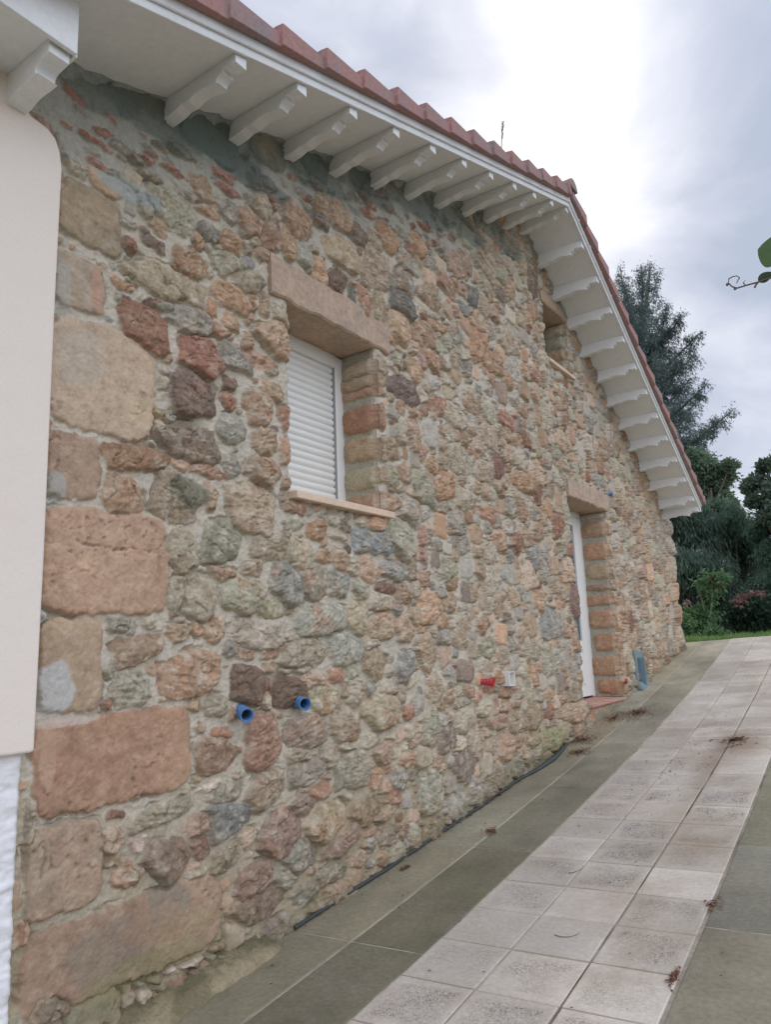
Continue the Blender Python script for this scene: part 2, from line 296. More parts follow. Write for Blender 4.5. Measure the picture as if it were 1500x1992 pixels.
# stones: (px, py, width px, height px, colour, [p exponent], [tilt deg], [relief])
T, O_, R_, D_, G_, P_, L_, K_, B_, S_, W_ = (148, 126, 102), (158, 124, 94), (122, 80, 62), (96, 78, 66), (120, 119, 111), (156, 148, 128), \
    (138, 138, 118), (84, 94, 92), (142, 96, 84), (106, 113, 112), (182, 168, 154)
ST = [
 (173, 423, 122, 112, (132, 120, 98), 6, 0, .6), (152, 551, 98, 100, (144, 130, 112), 7, 0, .6), (196, 738, 206, 205, (164, 145, 123), 5, 0, .6),
 (143, 906, 100, 125, (143, 120, 100), 7, 0, .6), (205, 1092, 240, 196, (152, 124, 102), 7, 0, .6), (137, 1290, 120, 178, (144, 124, 101), 8, 0, .6),
 (216, 1472, 304, 176, (147, 113, 90), 7, 0, .7), (125, 1685, 146, 172, (134, 116, 98), 6, 0, .7), (235, 1835, 380, 158, (136, 112, 92), 6, 0, .8),
 (172, 1995, 118, 100, (108, 104, 82), 6, 0, .7), (95, 1960, 80, 70, (112, 100, 82)),
 (296, 476, 56, 20, (104, 88, 80)), (367, 508, 60, 56, O_), (331, 553, 172, 50, (144, 132, 108)), (233, 553, 44, 18, O_), (279, 636, 104, 78, (120, 80, 60)),
 (388, 690, 84, 74, (128, 82, 66)), (313, 593, 58, 18, G_), (449, 577, 72, 44, O_), (444, 521, 76, 40, L_), (447, 473, 42, 36, T), (401, 449, 46, 30, G_),
 (281, 401, 28, 40, L_), (200, 325, 76, 13, B_), (173, 267, 80, 13, B_), (137, 247, 30, 12, B_), (284, 311, 34, 11, B_), (337, 335, 48, 14, B_), (430, 340, 44, 14, B_),
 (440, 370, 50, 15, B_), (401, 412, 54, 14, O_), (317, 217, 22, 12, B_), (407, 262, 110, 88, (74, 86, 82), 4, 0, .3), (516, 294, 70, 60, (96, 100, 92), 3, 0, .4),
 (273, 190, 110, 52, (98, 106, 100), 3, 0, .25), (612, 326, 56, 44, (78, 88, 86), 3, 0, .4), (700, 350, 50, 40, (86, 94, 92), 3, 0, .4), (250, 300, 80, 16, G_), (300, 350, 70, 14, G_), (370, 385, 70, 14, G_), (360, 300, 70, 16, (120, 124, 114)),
 (581, 433, 62, 68, (152, 122, 98)), (563, 479, 26, 62, (158, 130, 100)), (528, 460, 34, 62, (140, 108, 88)), (624, 431, 29, 34, (106, 98, 92)),
 (661, 420, 50, 58, T), (627, 404, 28, 38, T), (696, 457, 26, 38, (112, 100, 92)), (656, 487, 72, 62, (154, 138, 112)), (731, 529, 52, 82, (144, 128, 110)),
 (781, 551, 58, 50, G_), (781, 590, 46, 58, (76, 84, 84)), (619, 529, 26, 50, O_), (656, 545, 36, 40, (96, 76, 66)), (685, 577, 12, 40, K_), (708, 587, 28, 54, (146, 106, 84)),
 (592, 500, 32, 46, (132, 134, 124)), (739, 603, 42, 58, (148, 132, 106)), (779, 635, 42, 60, (162, 134, 104)), (760, 660, 13, 24, O_),
 (467, 540, 90, 40, (146, 140, 120)), (493, 591, 15, 40, T), (515, 593, 15, 42, T), (533, 660, 68, 80, (152, 126, 100)), (547, 609, 42, 34, P_), (408, 601, 28, 42, O_),
 (451, 631, 32, 30, O_), (483, 663, 22, 36, T), (461, 697, 74, 42, G_), (444, 745, 28, 23, D_), (380, 775, 94, 98, (102, 82, 74)), (445, 782, 24, 36, (142, 88, 72)),
 (500, 790, 60, 76, (148, 122, 98)), (452, 835, 54, 52, (122, 124, 114)), (375, 865, 120, 58, (112, 100, 88)), (265, 890, 128, 42, (128, 94, 66), 3, 8), (515, 865, 42, 56, T),
 (530, 760, 40, 34, T), (553, 812, 15, 46, (145, 98, 78)), (554, 875, 24, 48, (150, 115, 92)), (510, 912, 68, 58, (138, 124, 104)), (405, 920, 64, 22, (145, 102, 80)), (350, 905, 36, 23, O_), (556, 940, 22, 30, T),
 (240, 960, 74, 64, (147, 122, 97)), (335, 968, 100, 94, (128, 116, 96), 5), (407, 970, 26, 56, T), (485, 985, 114, 100, (150, 132, 110)), (350, 1067, 56, 86, (148, 140, 118)),
 (427, 1052, 92, 90, (128, 130, 112)), (520, 1065, 66, 50, (150, 140, 118)), (582, 1075, 56, 54, (150, 144, 122)), (572, 990, 44, 26, (138, 112, 90)), (615, 1032, 38, 30, O_),
 (720, 1055, 84, 42, (112, 122, 124)), (640, 1010, 40, 18, L_), (660, 1040, 30, 20, P_),
 (552, 1136, 72, 82, (114, 116, 108)), (613, 1136, 52, 58, (132, 124, 108)), (656, 1139, 48, 50, (118, 122, 116)), (456, 1160, 68, 60, (137, 139, 117)), (499, 1147, 30, 42, P_),
 (490, 1104, 44, 33, (146, 130, 108)), (435, 1115, 57, 28, (156, 132, 108)), (629, 1083, 28, 27, O_), (659, 1091, 42, 38, (154, 132, 108)), (683, 1106, 32, 34, P_), (717, 1112, 36, 46, (156, 126, 100)),
 (762, 1109, 50, 33, (128, 128, 122)), (701, 1147, 38, 36, L_), (749, 1144, 40, 21, (110, 78, 66)), (781, 1155, 26, 40, T), (736, 1173, 38, 34, P_), (520, 1189, 56, 36, (142, 140, 112)),
 (621, 1205, 106, 54, (140, 142, 128)), (696, 1197, 42, 64, (150, 140, 112)), (771, 1184, 20, 35, S_), (741, 1216, 46, 42, (156, 138, 114)), (784, 1227, 36, 46, T),
 (493, 1230, 116, 58, (158, 150, 136)), (416, 1224, 46, 44, (158, 130, 104)), (448, 1262, 32, 30, G_), (589, 1270, 94, 46, (142, 134, 114)), (669, 1261, 68, 62, (136, 140, 128)),
 (560, 1237, 42, 24, P_), (549, 1258, 18, 24, T), (720, 1251, 28, 26, P_), (731, 1288, 46, 62, (146, 130, 102), 3, -35), (786, 1291, 34, 64, (106, 110, 108)),
 (477, 1330, 66, 84, (92, 70, 58), 5, 0, 1.2), (560, 1343, 68, 60, (88, 68, 54), 5, 0, 1.2), (477, 1274, 42, 19, (140, 105, 82)), (523, 1273, 42, 18, (142, 106, 82)), (524, 1299, 32, 22, T), (557, 1303, 34, 14, P_), (586, 1302, 26, 14, P_),
 (515, 1331, 15, 22, R_), (613, 1323, 46, 30, (158, 135, 112)), (652, 1312, 25, 28, (148, 108, 82)), (679, 1307, 32, 33, L_), (627, 1357, 56, 48, (152, 144, 116)), (688, 1347, 36, 46, P_),
 (668, 1344, 15, 34, T), (736, 1381, 62, 68, (146, 136, 110)), (670, 1410, 62, 64, (140, 127, 106)), (720, 1336, 24, 26, G_), (752, 1344, 38, 22, P_), (752, 1307, 24, 27, P_), (794, 1384, 24, 38, (145, 98, 78)),
 (422, 1368, 46, 42, (138, 132, 112)), (451, 1388, 15, 30, T), (520, 1364, 20, 34, P_), (507, 1442, 76, 106, (134, 100, 80), 2.6, -6), (595, 1422, 78, 62, (130, 118, 105)), (424, 1428, 56, 23, (148, 106, 82)),
 (413, 1468, 78, 66, (128, 100, 80)), (411, 1530, 44, 15, W_, 2.5, 12), (462, 1508, 28, 24, P_), (440, 1541, 80, 38, (126, 122, 108), 3, 10), (520, 1537, 72, 60, (136, 118, 98)), (579, 1466, 56, 30, (152, 140, 118)),
 (589, 1503, 82, 42, (120, 114, 104)), (621, 1540, 50, 30, (138, 98, 76)), (587, 1566, 52, 38, (122, 106, 90)), (643, 1473, 36, 34, P_), (685, 1503, 52, 70, (118, 115, 100)), (728, 1513, 28, 34, O_),
 (680, 1449, 46, 18, P_), (725, 1439, 36, 28, P_), (746, 1465, 38, 40, (154, 130, 108)), (448, 1593, 96, 64, (100, 106, 106), 4), (384, 1603, 40, 48, (142, 116, 98)), (310, 1582, 138, 34, (136, 131, 112), 3, 6),
 (547, 1620, 82, 86, (120, 96, 84)), (637, 1597, 78, 62, (137, 124, 94), 4), (709, 1577, 56, 56, (122, 100, 74), 4, 20), (583, 1660, 72, 56, (104, 103, 92)), (438, 1668, 68, 40, (122, 112, 90), 3, 10), (384, 1649, 38, 36, (118, 88, 74)),
 (661, 1645, 92, 34, (112, 90, 76), 2.6, 30), (488, 1711, 62, 66, (112, 88, 74)), (508, 1752, 100, 54, (106, 88, 72)), (550, 1708, 50, 42, (122, 118, 104)), (376, 1692, 32, 30, P_), (746, 1620, 38, 40, (116, 102, 84)),
 (749, 1583, 36, 30, T), (640, 1700, 62, 40, (112, 106, 88)), (590, 1738, 56, 34, (112, 110, 100)), (263, 1640, 28, 34, (190, 172, 162), 2.5, -25, 1.3), (248, 1703, 60, 50, (140, 110, 86)), (327, 1667, 88, 76, (108, 90, 74)),
 (220, 1583, 40, 18, R_), (375, 1871, 48, 14, W_, 2.5, 8, 1.3), (330, 1889, 18, 14, W_), (422, 1839, 22, 15, T), (300, 1905, 30, 20, (112, 108, 76)),
 (391, 1155, 58, 84, (138, 132, 112)), (343, 1162, 30, 66, (138, 132, 112)), (236, 1219, 72, 28, (126, 124, 110), 3, -6), (260, 1261, 88, 50, (136, 114, 92), 3, 18), (343, 1232, 50, 32, (146, 128, 104)), (383, 1224, 22, 27, O_),
 (372, 1310, 122, 92, (145, 117, 92), 3), (252, 1338, 68, 60, (142, 140, 124)), (209, 1368, 15, 22, R_), (388, 1413, 26, 20, T),
 (917, 578, 22, 38, (84, 94, 94)), (870, 560, 44, 30, (150, 112, 96)), (955, 705, 36, 38, (152, 120, 90)), (905, 510, 30, 44, (138, 118, 100)), (985, 820, 36, 27, (148, 98, 84)),
 (850, 790, 36, 30, (152, 110, 88)), (968, 908, 28, 40, (112, 74, 66)), (781, 756, 54, 42, (98, 82, 80)), (805, 845, 26, 60, (150, 118, 96)), (850, 636, 34, 20, (150, 112, 84)), (1015, 940, 46, 36, (150, 116, 84)),
 (945, 1000, 34, 28, (148, 110, 86)), (1005, 1060, 26, 38, (132, 86, 70)), (968, 1050, 24, 40, (150, 118, 92)), (1045, 1035, 26, 30, T), (1040, 725, 24, 36, (146, 110, 92)), (822, 700, 12, 36, (150, 110, 100)),
 (880, 810, 34, 44, P_), (890, 895, 46, 48, P_), (905, 970, 40, 40, P_), (805, 720, 28, 42, O_), (1070, 1212, 50, 58, (112, 116, 112), 4), (1120, 1170, 26, 62, (106, 78, 74)), (820, 1040, 14, 46, (146, 104, 92)),
 (824, 1085, 12, 40, (146, 108, 96)), (820, 880, 12, 44, (150, 112, 100)), (950, 1335, 22, 24, (138, 100, 74)), (968, 1316, 17, 26, (146, 106, 74)), (985, 1345, 30, 22, (122, 92, 70)), (975, 1372, 32, 26, (150, 120, 96)), (1001, 1372, 22, 18, (142, 124, 102)),
 (962, 1402, 24, 24, (136, 108, 86)), (975, 1402, 24, 26, (120, 100, 84)), (1003, 1402, 30, 38, (138, 122, 98)), (982, 1450, 28, 62, (146, 116, 96), 3, 4), (1035, 1315, 15, 36, (150, 108, 74)), (1042, 1390, 30, 46, (132, 118, 94)), (1012, 1338, 24, 34, P_), (1030, 1345, 12, 60, P_),
 (940, 1378, 30, 32, P_), (905, 1400, 40, 50, P_), (1033, 1438, 26, 26, (130, 112, 84)), (1067, 1352, 14, 20, O_), (1070, 1435, 44, 40, (118, 122, 82)), (1110, 1385, 50, 46, (140, 122, 100)), (1120, 1345, 30, 32, (122, 110, 90)),
 (860, 1360, 36, 36, T), (845, 1340, 34, 50, (145, 130, 106)), (800, 1320, 26, 30, P_), (1310, 1110, 26, 46, (156, 140, 120), 5), (1316, 1152, 24, 42, (160, 128, 102), 5), (1322, 1196, 22, 40, (158, 126, 104), 5), (1324, 1236, 22, 34, (148, 128, 108), 4),
 (1306, 1060, 26, 40, (148, 144, 136), 5), (1298, 1024, 26, 26, (146, 142, 134), 5), (1280, 1130, 20, 34, P_), (1250, 1110, 20, 36, (142, 110, 98)),
]
def stones_from_px():
    out = []
    for t in ST:
        px, py, w, h, c = t[:5]; p = t[5] if len(t) > 5 else 3.2; rot = math.radians(t[6]) if len(t) > 6 else 0; rel = t[7] if len(t) > 7 else 1.0
        c0 = on_x(px, py); sl = (1223-py)/(1755-px)
        a0, a1 = on_x(px-w/2, py-sl*w/2), on_x(px+w/2, py+sl*w/2); b0, b1 = on_x(px, py-h/2), on_x(px, py+h/2)
        out.append([(a0[1]+a1[1])/2, c0[2], (a1[1]-a0[1])/2*1.03, (b0[2]-b1[2])/2*1.03, *c, p, rot, rel])
    return out
SL = stones_from_px()
# reveal stones (centre z, height, colour) that turn the corner of the openings
WJ = [(.700, .045, (150, 136, 116)), (.662, .04, (146, 128, 106)), (.636, .028, (150, 118, 98)), (.567, .072, (138, 104, 82)), (.490, .066, (148, 128, 102)), (.414, .055, (146, 140, 116)), (.352, .045, (148, 122, 100))]
DJ = [(.535, .03, (148, 140, 122)), (.474, .068, (146, 122, 98)), (.380, .078, (154, 122, 94)), (.292, .07, (148, 130, 104)), (.222, .032, (132, 108, 92)), (.166, .052, (150, 118, 94)), (.085, .082, (150, 118, 92)), (-.012, .078, (148, 114, 88)), (-.112, .082, (146, 118, 92)), (-.198, .062, (148, 112, 84))]
UJ = [(1.29, .05, (150, 142, 122)), (1.235, .05, (146, 142, 124)), (1.18, .045, (150, 132, 108)), (1.12, .055, (146, 136, 116))]
for (op, J, wd) in ((WIN, WJ, (.03, .022, .03, .022, .05, .04, .045)), (DOOR, DJ, (.03,)*10), (UWIN, UJ, (.03,)*4)):
    for k, (z, h, c) in enumerate(J):
        w = wd[k]; SL.append([op[1]+w-.012, z, w, h/2, *c, 4.5, 0, .9])

# ------------------------------------------------------------------ rubble wall as a real relief
def axis_y():
    yy = np.linspace(YL, YR, 4000); c = np.array([RM.T @ np.array([-1, y, 0.2]) for y in yy]); px = CX+FPX*c[:, 0]/c[:, 2]
    n = 880; return np.interp(np.linspace(px[0], px[-1], n), px, yy)
def snap(a, vals):
    for v in vals: a[np.argmin(abs(a-v))] = v
    return a
Yg = snap(axis_y(), [v for o in OPEN for v in o[:2]])
Yg = np.concatenate([Yg, YR+np.linspace(.003, .30, 40)])
Zg = snap(np.arange(-0.68, 1.62, 0.00175), [v for o in OPEN for v in o[2:]])
YY, ZZ = np.meshgrid(Yg, Zg)
WX = YY + .0075*fbm(YY*20, ZZ*20, 1, 3) + .0045*fbm(YY*70, ZZ*70, 2, 3)
WZ = ZZ + .0075*fbm(YY*20, ZZ*20, 5, 3) + .0045*fbm(YY*70, ZZ*70, 6, 3)
nman = len(SL)
def sval(u, v, a, b, p, ro):
    if ro: u, v = u*math.cos(ro)+v*math.sin(ro), -u*math.sin(ro)+v*math.cos(ro)
    return (np.abs(u/a)**p+np.abs(v/b)**p)**(1/p)
HP = np.random.default_rng(77)
FAC = np.stack([np.concatenate([HP.uniform(0, 6.283, (6000, 1)), HP.uniform(.5, 1.5, (6000, 6))], 1)], 0)[0]
FRD = HP.uniform(.68, 1.05, (6000, 7))
def chips(u, v, a, b, k, d):             # knocks flat sides off the rounded outline
    th = FAC[k, 0]
    for q in range(6):
        nx, ny = math.cos(th), math.sin(th); sup = math.hypot(a*nx, b*ny)
        d = np.maximum(d, (u*nx+v*ny)/(sup*FRD[k, q])); th += FAC[k, 1+q]*6.283/6
    return d
# random infill: darts thrown between the stones read from the photograph
A = np.zeros((6000, 6)); nA = 0
for s_ in SL: A[nA] = [s_[0], s_[1], s_[2], s_[3], s_[7], s_[8]]; nA += 1
for (y0, y1, z0, z1), top in ((WIN, (1.065, 1.505, .745, .833)), (DOOR, (2.725, 3.225, .553, .628)), (UWIN, (2.60, 2.95, 1.32, 1.36))):
    A[nA] = [(y0+y1)/2, (z0+z1)/2, (y1-y0)/2+.006, (z1-z0)/2+.004, 12, 0]; nA += 1
    A[nA] = [(top[0]+top[1])/2, (top[2]+top[3])/2, (top[1]-top[0])/2+.006, (top[3]-top[2])/2+.006, 12, 0]; nA += 1
COLS = [P_]*6+[L_]*3+[T]*7+[(130, 128, 118)]*3+[O_]*3+[(136, 106, 84)]*3+[R_]+[(122, 124, 120)]*2+[(146, 142, 132)]*7+[(112, 100, 90)]*2+[(158, 136, 116)]*3+[(150, 136, 116)]*4
def free(y, z, a, b, ro):
    q = A[:nA]; near = (abs(q[:, 0]-y) < q[:, 2]*1.5+a) & (abs(q[:, 1]-z) < q[:, 3]*1.5+b); q = q[near]
    if not len(q): return True
    for (du, dv) in ((0, 0), (.92, 0), (-.92, 0), (0, .92), (0, -.92), (.66, .66), (-.66, .66), (.66, -.66), (-.66, -.66)):
        yy, zz = y+du*a, z+dv*b
        if np.any((np.abs((yy-q[:, 0])/(q[:, 2]+.0008))**q[:, 4]+np.abs((zz-q[:, 1])/(q[:, 3]+.0008))**q[:, 4]) < 1): return False
    return True
def throw(n, a0, a1):
    global nA
    for _ in range(n):
        y = YL+(4.62-YL)*random.random()**.8; zt = float(soff(min(y, 4.33)))+.01; zb = float(zf(0, y))-.04
        z = zb+(zt-zb)*random.random()
        sc = random.uniform(a0, a1)
        if y < 1.5: sc *= .9
        asp = random.uniform(.75, 1.55) if y < 2.4 else random.uniform(.7, 1.3)
        a, b = sc*math.sqrt(asp), sc/math.sqrt(asp)*.92
        d = zt-z
        if d < .17 and y < 2.0:           # flat bricks and slivers bedded in the render under the verge
            if random.random() < .8: continue
            a, b = sc*1.2, sc*.38
        ro = random.uniform(-.35, .35) if random.random() < .5 else 0
        if not free(y, z, a, b, ro): continue
        c = random.choice(COLS)
        if d < .17 and y < 2.0: c = random.choice([G_, B_, (128, 128, 118), (116, 118, 110)])
        if z-zf(0, y) < .12: c = tuple(np.array(c)*.93)
        c = tuple(np.clip(np.array(c)+np.random.default_rng(nA).normal(0, 7, 1), 20, 230))
        if len(c) < 3: c = (c[0],)*3
        A[nA] = [y, z, a, b, random.uniform(2.6, 5), ro]; nA += 1
        SL.append([y, z, a, b, *c, A[nA-1][4], ro, random.uniform(.7, 1.3)])
throw(900, .036, .046); throw(4000, .028, .034); throw(9000, .021, .027); throw(16000, .015, .019); throw(20000, .010, .0135); throw(14000, .0065, .009)
NS = len(SL); SA = np.array(SL); print('stones', NS, 'listed', nman)

D1 = np.full(YY.shape, 9.0, np.float32); D2 = np.full(YY.shape, 9.0, np.float32); ID = np.full(YY.shape, -1, np.int32)
for k, s_ in enumerate(SL):
    y, z, a, b = s_[:4]
    if s_[9] >= .85: g_ = (1.28 if min(a, b) < .04 else 1.12) if k < nman else 1.55; a, b = a*g_, b*g_
    ex = 1.45 if not s_[8] else 1.9; m_ = max(a, b) if s_[8] else 0
    i0, i1 = np.searchsorted(Zg, [z-max(b, m_)*ex-.01, z+max(b, m_)*ex+.01]); j0, j1 = np.searchsorted(Yg, [y-max(a, m_)*ex-.01, y+max(a, m_)*ex+.01])
    if i1 <= i0 or j1 <= j0: continue
    u = WX[i0:i1, j0:j1]-y; v = WZ[i0:i1, j0:j1]-z
    d = sval(u, v, a, b, s_[7], s_[8])
    if s_[9] >= .85: d = chips(u, v, a, b, k, d)
    d = (1+(d-1)*min(a, b)/.03).astype(np.float32)      # distance to the outline in units of 0.03
    c1 = D1[i0:i1, j0:j1]; c2 = D2[i0:i1, j0:j1]; ci = ID[i0:i1, j0:j1]
    new = d < c1
    c2[:] = np.where(new, c1, np.minimum(c2, d)); ci[:] = np.where(new, k, ci); c1[:] = np.where(new, d, c1)
idc = np.clip(ID, 0, NS-1); Aid = SA[idc]
smear = fbm(YY*30, ZZ*30, 11, 4)
edge = (1-D1)*.03                          # metres-like depth inside the outline
gap = (D2-D1)*.03
inside = np.minimum(edge, gap*.8)
thr = .0010+.0036*np.clip(smear, 0, 1)+.006*sstep(.3, .65, fbm(YY*9, ZZ*9, 13, 3))*(np.minimum(Aid[..., 2], Aid[..., 3]) > .02)
flat = Aid[..., 9] < .85
thr = np.where(flat, thr*.35, thr)
thr = thr+.0016*np.clip(fbm(YY*70, ZZ*70, 12, 3), -1, 1)
smask = sstep(-.0012, .0014, inside-thr)*(ID >= 0)
halfb = np.minimum(Aid[..., 2], Aid[..., 3])
rr = np.clip(inside/np.where(flat, .012, np.clip(halfb*.50, .004, .02)), 0, 1)
dome = 1-(1-rr)**3
fu, fv = (YY-Aid[..., 0])/np.maximum(Aid[..., 2], .004), (ZZ-Aid[..., 1])/np.maximum(Aid[..., 3], .004)
facet = np.minimum(np.minimum(fu*hsh(idc, idc*2, 25)*.9+fv*hsh(idc, idc*2, 26)*.5+.25, -fu*.5+fv*hsh(idc, idc*2, 27)*.9+.35), np.minimum(-fv*.8*np.abs(hsh(idc, idc*2, 28))+fu*.3+.3, .3))
h1 = hsh(idc, idc*3, 21); h2 = hsh(idc, idc*5, 22); h3 = hsh(idc, idc*7, 23); h4 = hsh(idc, idc*11, 24)
tilt = ((YY-Aid[..., 0])*h1+(ZZ-Aid[..., 1])*h2)*.17
rough_n = fbm(YY*34, ZZ*34, 31, 4, .6); ridg = 1-2*np.abs(fbm(YY*26+idc*1.7, ZZ*42+idc*.9, 37, 3))
relS = .0016+(np.clip(halfb*.36, .003, .0125)*(.8+.4*h3))*.66*dome*Aid[..., 9] + np.where(flat, .15, 1)*tilt + rough_n*np.where(flat, .0018, .0052) + np.where(flat, 0, .0030)*ridg*rr + np.where(flat, 0, 1)*np.clip(halfb*.36, .001, .0085)*facet*dome + np.where(flat, .0008, .0022)*fbm(YY*130, ZZ*130, 33, 3)*rr
mort = .0042*fbm(YY*14, ZZ*14, 41, 3)+.0034*fbm(YY*48, ZZ*60, 43, 4)+.0012*fbm(YY*150, ZZ*150, 44, 2)-.0012
crack = sstep(-.05, .35, fbm(YY*11+5, ZZ*11, 47, 2))*np.exp(-((inside-thr+.002)/.0024)**2)
sa = hsh(idc, idc*13, 29)*.6; us = (ZZ*np.cos(sa)-YY*np.sin(sa)); strata = 1-2*np.abs(fbm(YY*12, us*95, 35, 3)); relS = relS+np.where(flat, .0004, .0026)*strata*rr*(hsh(idc, idc*17, 30) > -.3)
crk = sstep(.93, 1.0, 1-np.abs(fbm(YY*13+idc*.31, ZZ*13, 36, 3))*2.2)*rr; relS = relS-np.where(flat, .0006, .0045)*crk
REL = mort*(1-smask)+relS*smask-.010*crack*(ZZ < soff(np.minimum(YY, YR))-.12)
def crackline(pts, w):                   # distance to a polyline given in photo positions
    q = [on_x(*p)[1:] for p in pts]; best = np.full(YY.shape, 9.0)
    for (a, b) in zip(q[:-1], q[1:]):
        d = b-a; t = np.clip(((YY-a[0])*d[0]+(ZZ-a[1])*d[1])/(d@d), 0, 1); best = np.minimum(best, np.hypot(WX-(a[0]+t*d[0]), WZ-(a[1]+t*d[1])))
    return np.exp(-(best/w)**2)
cr5 = crackline([(151, 1052), (185, 1064), (217, 1073), (257, 1064), (287, 1077), (308, 1064)], .0020)+.5*crackline([(152, 1112), (168, 1118), (180, 1126)], .0016)+.7*crackline([(136, 401), (160, 415), (183, 438)], .0012)+.6*crackline([(198, 447), (218, 455)], .0012)+.6*crackline([(228, 793), (256, 810), (280, 800)], .0016)+.7*crackline([(80, 1615), (82, 1660), (78, 1705)], .0026)
pits = sstep(.30, .46, fbm(YY*75, ZZ*75, 38, 2))*flat*sstep(.0, .3, fbm(YY*7, ZZ*7, 39, 2)); cr5 = cr5+.6*pits
REL = REL-.004*cr5; REL = np.where(YY < .585, np.minimum(REL, .001), REL)
topd = soff(np.minimum(YY, YR))-ZZ
REL = np.where(topd < .06, REL+.006*sstep(.06, 0, topd), REL)
basez = ZZ-zf(0, YY)
REL = REL+.014*np.exp(-np.clip(basez, 0, 1)/.05)*(.5+.8*fbm(YY*9, YY*0+3, 51, 2))
# soften relief at the opening edges
for (y0, y1, z0, z1) in OPEN:
    dd = np.maximum(np.maximum(y0-YY, YY-y1), np.maximum(z0-ZZ, ZZ-z1)); REL = REL-.006*np.exp(-np.clip(dd, 0, 1)/.006)*(dd > -.01)

# colours
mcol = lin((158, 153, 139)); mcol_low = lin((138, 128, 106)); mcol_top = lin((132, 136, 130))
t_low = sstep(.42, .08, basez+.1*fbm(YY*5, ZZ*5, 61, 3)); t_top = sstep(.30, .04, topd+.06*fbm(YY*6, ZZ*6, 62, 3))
mc = mcol+(mcol_low-mcol)*t_low[..., None]; mc = mc+(mcol_top-mc)*(t_top*.8)[..., None]  # grey mortar near the top, darkened further with the verge's shade in its colour
warm = sstep(1.6, 2.6, YY)*sstep(.75, .3, ZZ-.25*(YY-2)); mc = mc+(lin((154, 140, 116))-mc)*(warm*.6)[..., None]
mc = mc*(1+.16*fbm(YY*18, ZZ*18, 63, 4)+.08*fbm(YY*90, ZZ*90, 64, 2))[..., None]
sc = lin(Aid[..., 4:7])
sc = sc+(lin((154, 142, 122))-sc)*np.where(flat, .08, .20)[..., None]; sc = sc*(1+.10*h4)[..., None]
pn = fbm(YY*16+h1*7, ZZ*16+h2*7, 71, 5, .6); pn2 = fbm(YY*40+h2*7, ZZ*40+h1*7, 73, 4, .6)
second = np.where((h3 > 0)[..., None], lin((154, 116, 88)), lin((138, 122, 98)))
dk_ = np.clip((Aid[..., 4:7].mean(-1)-70)/45, .15, 1); nonflat = np.where(flat, .28, 1.0)*dk_
sc = sc+(second-sc)*(sstep(.0, .35, pn)*.55*nonflat)[..., None]
sc = sc+(lin((158, 152, 138))-sc)*(sstep(.02, .35, pn2)*.55*nonflat)[..., None]
sc = sc+(lin((92, 84, 72))-sc)*(sstep(.12, .5, -pn2)*.34*np.where(flat, .5, 1))[..., None]
sc = sc*(1+.22*pn2+.12*fbm(YY*110, ZZ*110, 74, 2))[..., None]
sc = sc*(1-.30*np.clip(cr5, 0, 1))[..., None]; big = fbm(YY*5+h1*3, ZZ*5, 76, 3); sc = sc*(1+np.where(flat, .16, .05)*big)[..., None]; sc = np.where((flat & (big > 0))[..., None], sc+(lin((158, 134, 106))-sc)*(.25*sstep(0, .5, big))[..., None], sc)
# rows of fine pits and laminations in the big squared blocks
lam = fbm(YY*10, ZZ*70, 79, 3); sc = np.where(flat[..., None], sc*(1+.07*lam)[..., None], sc)
sc = sc*(1+np.where(flat, .06, .20)*fbm(YY*60, ZZ*140, 75, 3))[..., None]
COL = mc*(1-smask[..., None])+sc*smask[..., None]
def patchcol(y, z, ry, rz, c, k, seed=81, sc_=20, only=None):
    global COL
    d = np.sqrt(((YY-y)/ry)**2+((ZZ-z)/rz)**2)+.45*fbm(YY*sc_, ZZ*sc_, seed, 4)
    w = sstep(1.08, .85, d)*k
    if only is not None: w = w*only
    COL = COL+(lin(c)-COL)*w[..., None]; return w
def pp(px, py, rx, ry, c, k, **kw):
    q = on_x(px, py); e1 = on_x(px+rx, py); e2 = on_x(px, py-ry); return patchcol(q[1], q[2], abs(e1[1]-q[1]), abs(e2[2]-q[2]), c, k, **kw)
pp(105, 1338, 42, 50, (150, 152, 150), .9); pp(120, 1400, 70, 14, (158, 150, 140), .7); pp(100, 945, 26, 34, (140, 146, 142), .7)
pp(215, 1850, 90, 60, (112, 104, 90), .55, seed=91); pp(320, 1760, 40, 50, (108, 106, 94), .6, seed=92); pp(280, 1880, 110, 34, (116, 112, 76), .55, seed=93)
pp(350, 1800, 60, 30, (124, 116, 82), .4, seed=94); pp(300, 1800, 60, 40, (144, 112, 88), .3, seed=95); pp(290, 1395, 80, 12, (148, 116, 90), .5); pp(90, 1480, 16, 70, (158, 132, 112), .5)
pp(365, 960, 36, 34, (86, 88, 72), .7, seed=96); pp(245, 370, 60, 22, (134, 142, 138), .9, seed=97); pp(280, 800, 40, 30, (168, 150, 118), .4); pp(150, 690, 50, 60, (150, 146, 134), .4)
pp(120, 560, 16, 60, (140, 142, 132), .7); pp(187, 560, 12, 50, (158, 120, 98), .6); pp(500, 700, 30, 20, (158, 108, 82), .5)
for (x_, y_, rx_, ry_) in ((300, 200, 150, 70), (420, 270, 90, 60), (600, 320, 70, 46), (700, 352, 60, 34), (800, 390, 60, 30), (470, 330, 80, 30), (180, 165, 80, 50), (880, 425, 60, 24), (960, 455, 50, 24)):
    pp(x_, y_, rx_, ry_, (84, 98, 94), .62, seed=101, sc_=12)  # shade under the verge painted into the wall colour, around the dark stones
moss = sstep(.10, .0, basez+.05*fbm(YY*14, ZZ*14, 111, 4))*sstep(-.1, .5, fbm(YY*8+3, ZZ*8, 112, 4))
COL = COL+(lin((92, 98, 58))-COL)*(moss*.38)[..., None]
pp(1080, 1440, 50, 36, (116, 112, 86), .3, seed=113); pp(1000, 1500, 60, 24, (104, 102, 78), .4, seed=114)
